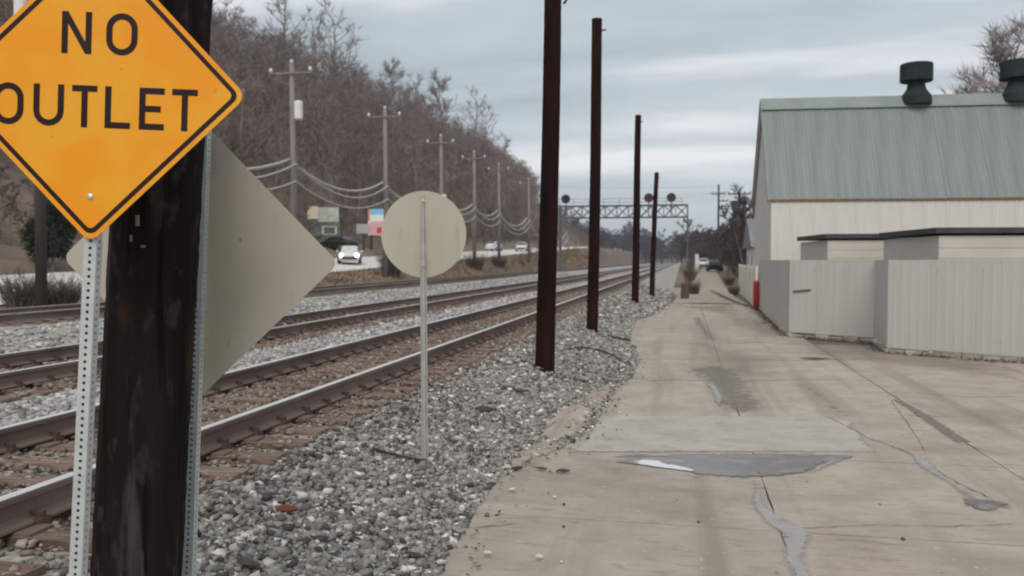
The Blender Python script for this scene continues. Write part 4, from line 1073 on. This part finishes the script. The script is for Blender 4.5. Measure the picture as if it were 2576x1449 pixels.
# ------------------------------------------------------------------ utility poles and lines along the highway
PX = -21.0
def ypx(x): return at_X(x, 655, PX).y
up_x = [102, 738, 970, 1110, 1193, 1255, 1330]
labs = ['dark utility pole at the far left edge below the yellow sign', 'grey utility pole with a white transformer, left of the billboard', 'grey utility pole standing just left of the round sign', 'utility pole rising behind the round sign',
        'utility pole just right of the round sign', 'second utility pole right of the round sign', 'farthest utility pole beside the tallest dark pole']
attach = []; prim = []
for i, (x, lab) in enumerate(zip(up_x, labs)):
    y = ypx(x); z0 = gz(PX, y); zt = 12.6 + .005 * y if i else 12.9
    lean = (-.35 if i == 1 else .0)
    t = thing('utility_pole', (PX, y, z0), lab, 'pole', 'utility poles along the highway')
    m = M['darkpole'] if i == 0 else M['oldpole']
    MB().tube([Vector((PX, y, z0 - .2)), Vector((PX + .06, y, (z0 + zt) / 2)), Vector((PX, y, zt))], [.19, .165, .13], 10).build('shaft', m, t, smooth=True)
    arm = zt - .55
    MB().box((PX, y - .17, arm), (2.5, .07, .09)).build('crossarm', m, t)
    for sx in (-1.15, 0, 1.15):
        zz_ = arm + .06 if sx else zt
        MB().tube([Vector((PX + sx, y - .17 * bool(sx), zz_ + q)) for q in (0, .06, .16, .24)], [.04, .10, .10, .04], 8).build('insulator', M['whitecan'], t)
    if i in (0, 1):
        sx = -.45 if i == 0 else .42
        MB().tube([Vector((PX + sx, y - .1, 9.75)), Vector((PX + sx, y - .1, 9.80)), Vector((PX + sx, y - .1, 10.7)), Vector((PX + sx, y - .1, 10.76))], [.20, .24, .24, .18], 14).build('transformer', M['whitecan'], t)
    if i == 3:
        MB().tube([Vector((PX + .3, y - .1, 7.3)), Vector((PX + .3, y - .1, 7.9))], .22, 10).build('junction_box', M['whitecan'], t)
    attach.append((y, zt))
def wire(name, offs, rad, sagf, label, m, cat='cable', group=None):
    mb = MB(); pts = []
    seq = [(-16.0, attach[0][1])] + attach + [(160, attach[-1][1] + .3)]
    for (ya, za), (yb, zb) in zip(seq, seq[1:]):
        for k in range(11):
            q = k / 11; pts.append(Vector((PX + offs[0], ya + (yb - ya) * q, (za + (zb - za) * q) + offs[1] - 4 * sagf * (yb - ya) / 18 * q * (1 - q))))
    mb.tube(pts, rad, 5)
    return tag(mb.build(name, m, None), label, cat, group)
for sx, lab in ((-1.3, 'left power wire along the tops of the highway utility poles'), (1.3, 'right power wire along the tops of the highway utility poles')):
    wire('power_wire', (sx, -.25), .014, .45, lab, M['cable'], group='power wires on the highway poles')
wire('power_wire', (0, .22), .014, .45, 'middle power wire along the pole tips', M['cable'], group='power wires on the highway poles')
wire('phone_cable', (-.2, -5.2), .085, 1.35, 'uppermost thick sagging pale cable on the highway utility poles', M['cable_pale'], group='sagging cables on the highway poles')
wire('phone_cable', (.2, -5.45), .055, 1.6, 'second sagging cable just below the thick pale one on the utility poles', M['cable_pale'], group='sagging cables on the highway poles')
wire('phone_cable', (.2, -6.4), .055, 1.25, 'lowest sagging cable on the highway utility poles', M['cable_pale'], group='sagging cables on the highway poles')

# alley utility poles
def alley_pole(x, ytop, dep, arms, label):
    p = at_depth(x, ytop, dep); z0 = alley_z(p.y); t = thing('utility_pole', (p.x, p.y, z0), label, 'pole', 'utility poles along the alley'); u = dep / F
    MB().tube([Vector((p.x, p.y, z0 - .2)), Vector((p.x, p.y, p.z))], [.17, .12], 8).build('shaft', M['darkpole'], t)
    for yy, x0, x1 in arms:
        z = CAM_Z + (655 - yy) * u
        MB().bar((p.x + x0 * u, p.y - .16, z), (p.x + x1 * u, p.y - .16, z), .11, .13).build('crossarm', M['darkpole'], t)
        for q in (x0 * .95, x0 * .45, x1 * .45, x1 * .95):
            MB().tube([Vector((p.x + q * u, p.y - .16, z + .06)), Vector((p.x + q * u, p.y - .16, z + .26))], .06, 6).build('insulator', M['darkpole'], t)
    return t, p
tA, pA = alley_pole(1808, 464, 112, [(488, -17, 17), (506, 2, 24)], 'taller far utility pole with a single crossarm in the alley')
tB, pB = alley_pole(1860, 483, 88, [(488, -28, 28), (512, -24, 22)], 'dark utility pole with two crossarms and transformers beside the barn')
for q in (-15, -9, 12):
    u = 88 / F; c = pB + Vector((q * u, -.2, 0)); z = CAM_Z + (655 - 505) * u
    MB().tube([Vector((c.x, c.y, z - .9)), Vector((c.x, c.y, z))], .22, 10).build('transformer', M['darkpole'], tB)
for x0, lab in ((-22, 'left wire running from the alley poles'), (22, 'right wire running from the alley poles')):
    a = pB + Vector((x0 * 88 / F, -.16, -.1)); b = pA + Vector((x0 * .6 * 112 / F, -.16, -.9)); c = b + (b - a) * 1.6; mb = MB(); pts = []
    for s_, e_ in ((a, b), (b, c)):
        for k in range(9): q = k / 9; pts.append(s_.lerp(e_, q) + Vector((0, 0, -2.2 * q * (1 - q))))
    tag(mb.tube(pts, .018, 4).build('alley_wire', M['cable']), lab, 'cable', 'alley wires')
a = at_depth(1802, 470, 112); b = at_depth(1405, 470, 150); mb = MB(); pts = [a.lerp(b, k / 12) + Vector((0, 0, -.8 * (k / 12) * (1 - k / 12))) for k in range(13)]
tag(mb.tube(pts, .016, 4).build('crossing_wire', M['cable']), 'thin wire crossing the sky above the signal gantry', 'cable')

# ------------------------------------------------------------------ signal gantry
DG = 105.0; ug = DG / F
gR = at_depth(1729, 655, DG); gL = at_depth(1398, 655, DG); GY = gR.y
def gx(x): return at_X(1720, 655, 1).x if False else (at_depth(x, 655, DG).x)
def gzz(y): return CAM_Z + (655 - y) * ug
gan = thing('signal_gantry', (gR.x, GY, alley_z(GY)), 'steel lattice signal gantry spanning the tracks with round signals on top', 'gantry')
X0, X1 = gL.x, gR.x; ZT, ZB = gzz(516), gzz(546)
for yo in (-.6, .6):
    for z in (ZT, ZB):
        MB().box(((X0 + X1) / 2, GY + yo, z), (X1 - X0, .16, .16)).build('chord', M['steel'], gan)
    nb = 11
    for k in range(nb):
        xa = X0 + (X1 - X0) * k / nb; xb = X0 + (X1 - X0) * (k + 1) / nb
        MB().bar((xa, GY + yo, ZB), (xb, GY + yo, ZT), .085).build('brace', M['steel'], gan)
        MB().bar((xa, GY + yo + .09, ZT), (xb, GY + yo + .09, ZB), .085).build('brace', M['steel'], gan)
        MB().bar((xa, GY + yo + .02, ZB), (xa, GY + yo + .02, ZT), .07).build('upright', M['steel'], gan)
for yo in (-.6, .6):
    for xx in (X0 + .1, X1 - .0):
        g0 = gz(xx, GY)
        MB().bar((xx, GY + yo, g0 - .2), (xx, GY + yo, ZT), .17).build('leg', M['steel'], gan)
for xx in (X0 + .1, X1):
    g0 = gz(xx, GY); k = 0; z = g0 + .4
    while z < ZB - 1.2:
        sgn = -1 if k % 2 else 1
        MB().bar((xx, GY - .6 * sgn, z), (xx, GY + .6 * sgn, z + 1.2), .06).build('brace', M['steel'], gan); z += 1.2; k += 1
ZR = gzz(499)
xr = gx(1714)
for z in (ZR, (ZR + ZT) / 2): MB().box(((X0 + xr) / 2, GY - .75, z), (xr - X0, .045, .045)).build('walkway_rail', M['steel'], gan)
for k in range(9):
    xx = X0 + (xr - X0) * k / 8; MB().bar((xx, GY - .75, ZT), (xx, GY - .75, ZR), .05).build('rail_post', M['steel'], gan)
for x, red in ((1417, 0), (1631, 1), (1688, 1)):
    xx = gx(x); zc = gzz(498); R_ = 11.5 * ug
    sh = MB().tube([Vector((xx, GY - .95, zc)), Vector((xx, GY - .86, zc))], [R_, R_], 24).build('signal_disc', M['signal_black'], gan)
    MB().tube([Vector((xx, GY - .985, zc)), Vector((xx, GY - .952, zc))], [R_ * (.62 if red else .3)] * 2, 20).build('lens', M['signal_red'] if red else M['signal_black'], sh)
    MB().tube([Vector((xx, GY - 1.30, zc + R_ * .25)), Vector((xx, GY - .95, zc + R_ * .3))], [R_ * .18, R_ * .3], 10).build('hood', M['signal_black'], sh)
    MB().box((xx, GY - .70, zc), (.35, .30, .5)).build('signal_case', M['signal_black'], sh)
    MB().bar((xx, GY - .80, ZB - .2), (xx, GY - .80, zc - R_ * .4), .11).build('signal_mast', M['steel'], gan)
    MB().box((xx, GY - .80, gzz(520)), (.32, .26, .6)).build('relay_box', M['steel'], gan)

# ------------------------------------------------------------------ billboards and vehicles across the tracks
def panel_sign(name, x0, x1, y0, y1, dep, pieces, back, label, cat='billboard', posts=2):
    c = at_depth((x0 + x1) / 2, (y0 + y1) / 2, dep); u = dep / F; w, h = (x1 - x0) * u, (y1 - y0) * u
    g0 = gz(c.x, c.y); t = thing(name, (c.x, c.y, g0), label, cat)
    ax = (SGX, SGN, Vector((0, 0, 1)))
    pn = MB().box(c, (w, .16, h), ax).build('board', back, t)
    for k in range(posts):
        q = c + SGX * (w * (-.36 + .72 * k / max(1, posts - 1)) if posts > 1 else 0) - SGN * .2
        MB().bar(Vector((q.x, q.y, g0 - .3)), Vector((q.x, q.y, c.z + h * .3)), .2).build('post', M['darkpole'], t)
    for j, (a0, a1, b0, b1, m) in enumerate(pieces):
        p = c + SGX * (((a0 + a1) / 2 - .5) * w) + Vector((0, 0, (.5 - (b0 + b1) / 2) * h)) + SGN * (.085 + .004 * j)
        MB().box(p, ((a1 - a0) * w, .01, (b1 - b0) * h), ax).build('poster_block', m, pn)
    return t
panel_sign('billboard', 774, 854, 519, 594, 87, [(0, .33, 0, .42, M['sg_cream']), (.33, .98, .04, .52, M['sg_pale']), (.25, .9, .52, .62, M['sg_green']), (.45, .92, .66, .95, M['sg_pale']), (.52, .86, .70, .92, M['sg_dark'])], M['sg_green'], 'green and white billboard below the hillside, left of the price sign')
panel_sign('price_sign', 926, 985, 526, 592, 96, [(0, .08, 0, .45, M['sg_orange']), (.08, 1, 0, .22, M['sg_blue']), (.08, 1, .22, .46, M['sg_white']), (.08, 1, .48, 1.0, M['sg_pink']), (.38, .72, .70, .92, M['sg_red'])], M['sg_white'], 'blue, white and red roadside sign beside the utility pole', 'sign')
panel_sign('roadside_board', 897, 930, 563, 588, 94, [(.05, .95, .08, .92, M['grey_wall'])], M['grey_wall'], 'small grey board left of the blue and red roadside sign', 'sign', 1)

def car(loc, heading, body_m, label, group, lights=False, dark=False, scale=1.0):
    t = thing('car', loc, label, 'car', group); t.rotation_euler.z = heading; t.scale = (scale,) * 3
    # local: length along +Y (front), side profile in Y/Z
    def loft(secs, name, m, parent=t):
        vs, fs = [], []
        n = len(secs[0])
        for s_ in secs: vs += s_
        for i in range(len(secs) - 1):
            for k in range(n): fs.append((i * n + k, i * n + (k + 1) % n, (i + 1) * n + (k + 1) % n, (i + 1) * n + k))
        fs += [tuple(range(n)), tuple((len(secs) - 1) * n + k for k in range(n))]
        o = MB().add(vs, fs).build(name, m, parent, local=True); fix_normals(o); return o
    def sec(y, w, z0, z1, c=.12): return [(-w, y, z0 + c), (-w + c, y, z0), (w - c, y, z0), (w, y, z0 + c), (w, y, z1 - c), (w - c, y, z1), (-w + c, y, z1), (-w, y, z1 - c)]
    loft([sec(-2.25, .72, .38, .88), sec(-2.1, .86, .25, .98), (sec(-1.2, .90, .22, 1.0)), sec(.6, .90, .22, 1.0), sec(1.5, .88, .22, .90), sec(2.05, .80, .25, .78), sec(2.25, .66, .33, .66)], 'body', body_m)
    cab = loft([sec(-1.75, .60, .94, 1.06, .05), sec(-1.05, .66, .94, 1.44, .12), sec(.0, .67, .94, 1.47, .12), sec(.45, .66, .94, 1.38, .12), sec(1.25, .66, .90, .98, .03)], 'cabin', body_m)
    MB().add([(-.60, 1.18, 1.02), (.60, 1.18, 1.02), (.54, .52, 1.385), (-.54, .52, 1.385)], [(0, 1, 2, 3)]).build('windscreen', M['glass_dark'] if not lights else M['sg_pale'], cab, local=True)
    MB().add([(-.56, -1.74, 1.06), (.56, -1.74, 1.06), (.54, -1.10, 1.43), (-.54, -1.10, 1.43)], [(3, 2, 1, 0)]).build('rear_window', M['glass_dark'], cab, local=True)
    for sx in (-1, 1):
        MB().add([(sx * .675, -1.1, 1.02), (sx * .675, .75, 1.02), (sx * .675, .35, 1.33), (sx * .675, -1.0, 1.36)], [(0, 1, 2, 3)]).build('side_window', M['glass_dark'], cab, local=True)
        MB().box((sx * .98, .62, 1.02), (.16, .10, .12)).build('mirror', body_m, t, local=True)
        hl = MB().tube([Vector((sx * .60, 2.10, .66)), Vector((sx * .60, 2.27, .64))], [.17, .12], 12).build('headlight', (M['lamp_amber'] if sx > 0 else M['lamp_on']) if lights else M['lamp_off'], t, local=True)
        MB().box((sx * .66, -2.22, .78), (.26, .10, .14)).build('tail_light', M['tail'], t, local=True)
        for yy in (-1.38, 1.38):
            w = MB().tube([Vector((sx * .72, yy, .33)), Vector((sx * .93, yy, .33))], .33, 18).build('tyre', M['tyre'], t, local=True)
            MB().tube([Vector((sx * .90, yy, .33)), Vector((sx * .94, yy, .33))], .20, 12).build('rim', M['rim'], w, local=True)
    MB().box((0, 2.20, .45), (1.15, .14, .22)).build('grille', M['car_grille'] if lights else M['car_dark'], t, local=True)
    return t
c_ = at_X(880, 655, -27.0); car((-27.0, c_.y, road_in(c_.y) + (road_z(c_.y) - road_in(c_.y)) * .45 + .04), math.pi + .36, M['car_white'], 'oncoming white car with headlights on, left of the round sign', 'cars on the highway', True)
c_ = at_X(1312, 628, -26.5); car((-26.5, c_.y, (road_z(c_.y) + road_in(c_.y)) / 2 + .04), math.pi + .15, M['car_white'], 'small white car far up the highway beside the tallest dark pole', 'cars on the highway')
c_ = at_X(1243, 628, -30.0); car((-30.0, c_.y, road_z(c_.y) + .03), -.1, M['car_white'], 'small pale car far up the highway, left of the other far car', 'cars on the highway')
p_ = at_depth(848, 610, 84); car((p_.x, p_.y, gz(p_.x, p_.y) + .02), 1.2, M['car_dark'], 'dark parked car under the green and white billboard', 'parked cars', scale=.95)
p_ = at_depth(1797, 668, 108); car((p_.x, p_.y, alley_z(p_.y) + .03), 0.05, M['car_dark'], 'dark car seen from behind at the far end of the alley', 'cars in the alley')
p_ = at_depth(1770, 660, 128); car((p_.x, p_.y, alley_z(p_.y) + .03), math.pi, M['car_white'], 'white car beyond the dark car in the alley', 'cars in the alley')
p_ = at_depth(1759, 655, 108); wb = thing('white_marker', (p_.x - .3, p_.y, alley_z(p_.y)), 'small white cabinet post at the far end of the alley', 'post')
MB().box((p_.x - .3, p_.y, alley_z(p_.y) + 1.1), (.42, .42, 2.2)).build('cabinet', M['white_wall'], wb)
MB().box((p_.x - .3, p_.y, alley_z(p_.y) + 2.24), (.5, .5, .08)).build('lid', M['grey_wall'], wb)

# ------------------------------------------------------------------ small things by the alley and on the gravel
p = hit(1702, 738); cb = thing('concrete_block', p, 'pale broken concrete block at the left edge of the alley beside a stump', 'block')
r = random.Random(2); u = (p - C0).dot(fw) / F
MB().add([(p.x + a * .5 + r.uniform(-.06, .06), p.y + b * .3, p.z + c) for c in (-.1, .32) for a, b in ((-1, -1), (.9, -1.1), (1, 1), (-.8, 1))], [(3, 2, 1, 0), (4, 5, 6, 7), (0, 1, 5, 4), (1, 2, 6, 5), (2, 3, 7, 6), (3, 0, 4, 7)]).build('block', M['concrete_new'], cb)
p = hit(1722, 752)
st = thing('timber_stump', p, 'dark square timber stump at the left edge of the alley', 'stump')
MB().prism([(-.22, -.2), (.24, -.18), (.22, .2), (-.2, .22)], (.03, 0, .92), (p.x, p.y, p.z - .1)).build('timber', M['darkpole'], st)
p = hit(1737, 692)
st = thing('timber_stump', p, 'smaller dark timber stump farther up the alley edge', 'stump')
MB().prism([(-.35, -.2), (.35, -.18), (.32, .2), (-.3, .22)], (.03, 0, 1.5), (p.x, p.y, p.z - .1)).build('timber', M['darkpole'], st)
def chunk(name, x, y, l, w, h, ang, m, label, seed, cat='debris'):
    p = hit(x, y); r = random.Random(seed); mb = MB(); n = 7; c, s_ = math.cos(ang), math.sin(ang); V = []
    for i in range(n):
        q = i / (n - 1); t_ = math.sin(math.pi * (.12 + .76 * q))
        for k in range(6):
            a = k * math.pi / 3; yy = math.cos(a) * w / 2 * t_ * r.uniform(.75, 1.2); zz_ = math.sin(a) * h / 2 * t_ * r.uniform(.7, 1.2); xx = (q - .5) * l + r.uniform(-.03, .03) * l
            V.append((p.x + xx * c - yy * s_, p.y + xx * s_ + yy * c, p.z + h * .45 + zz_ + .02))
    fs = [(i * 6 + k, i * 6 + (k + 1) % 6, (i + 1) * 6 + (k + 1) % 6, (i + 1) * 6 + k) for i in range(n - 1) for k in range(6)] + [tuple(range(6)), tuple((n - 1) * 6 + k for k in range(6))]
    o = MB().add(V, fs).build(name, m); fix_normals(o)
    o.data.transform(Matrix.Translation(-Vector(p))); o.location = p
    return tag(o, label, cat)
chunk('rusty_scrap', 718, 1298, .16, .07, .06, .2, mat('rust', (.12, .035, .02), (.2, .07, .04), 20, .9), 'reddish brown scrap lying on the gravel near the bottom', 1)
chunk('dark_wood_chunk', 1216, 1043, .24, .10, .09, .1, M['darkpole'], 'black chunk of wood on the gravel right of the round sign post', 2)
chunk('dark_wood_chunk', 615, 1432, .22, .06, .05, -.25, M['darkpole'], 'dark splinter of wood at the bottom edge of the gravel', 3)
chunk('dark_wood_chunk', 1040, 1410, .18, .045, .04, -.2, M['darkpole'], 'thin dark wood splinter next to the concrete edge at the bottom', 4)
chunk('dark_wood_chunk', 1300, 990, .34, .07, .05, 0, M['darkpole'], 'flat dark wood piece below the nearest bare pole', 5)
chunk('dark_wood_chunk', 1462, 965, .30, .08, .06, -.4, M['darkpole'], 'dark wood piece right of the nearest bare pole foot', 6)
chunk('dark_debris', 1418, 1192, .12, .05, .035, 0, M['darkpole'], 'small dark clod on the concrete at the corner of the spill', 7)
chunk('dark_debris', 1302, 1185, .10, .05, .035, .4, M['leaf'], 'small brown clod at the gravel edge left of the others', 8)
chunk('dark_debris', 1362, 1186, .12, .05, .03, -.2, M['leaf'], 'middle brown clod between the two clods at the spill', 9)
chunk('dark_debris', 2050, 905, .6, .16, .03, 0, M['leaf'], 'dark dirt clump on the concrete in front of the fence corner', 10)
for i, (x, y, s_) in enumerate(((1226, 1402, .045), (1356, 1411, .04), (1288, 1240, .045), (1395, 1258, .03))):
    chunk('pale_stone', x, y, s_ * 1.3, s_, s_ * .7, .3, mat('pale_stone', (.5, .48, .44), (.6, .58, .55), 20, .9),
          ['pale stone lying on the concrete near the bottom edge', 'second pale stone right of the first on the concrete bottom', 'pale stone at the gravel edge above the bottom pair', 'small pale stone on the concrete below the clods'][i], 20 + i, 'stone')
def cable_on_ground(px, rad, label):
    pts = [hit(*q) + Vector((0, 0, .05)) for q in px]
    tag(MB().tube(pts, rad, 6).build('ground_cable', M['anchor']), label, 'cable')
pf = []
for b_ in poles:
    g_ = hit(*b_[0]); pf.append((g_.x - .42, g_.x + .42, g_.y - .42, g_.y + .42, 150, .03, .075, (lambda gx_, gy_: (lambda x, y: gz(x, y) + max(0, .10 - .22 * math.hypot(x - gx_, y - gy_))))(g_.x, g_.y), None))
V, T, C = rocks(pf, 61, GREYS + [(.10, .085, .075)])
tag(link('pole_foot_stones', np_mesh('pole_foot_stones', V, T, M['stone'], C)), 'ballast stones heaped round the feet of the bare poles', 'gravel', kind='stuff')
cable_on_ground([(1445, 880), (1480, 881), (1515, 888), (1545, 900), (1565, 915)], .022, 'black cable end curling on the gravel right of the second bare pole')
cable_on_ground([(938, 1142), (985, 1155), (1030, 1166), (1072, 1172)], .012, 'thin dark rod lying on the gravel at the round sign post')
cable_on_ground([(1585, 860), (1560, 856), (1530, 850)], .03, 'short dark rod beside the pavement corner')

# ------------------------------------------------------------------ thin winter haze in the valley
hm = bpy.data.materials.new('haze_air'); hm.use_nodes = True; ht = hm.node_tree; ht.nodes.clear()
ho = ht.nodes.new('ShaderNodeOutputMaterial'); pv = ht.nodes.new('ShaderNodeVolumePrincipled'); pv.inputs['Color'].default_value = (.86, .90, 1.0, 1); pv.inputs['Density'].default_value = .0003; pv.inputs['Anisotropy'].default_value = .2
ht.links.new(pv.outputs[0], ho.inputs['Volume'])
tag(MB().box((0, 2900, 42), (8200, 6400, 90)).build('haze', hm), 'thin pale winter haze filling the valley', 'haze', kind='stuff')
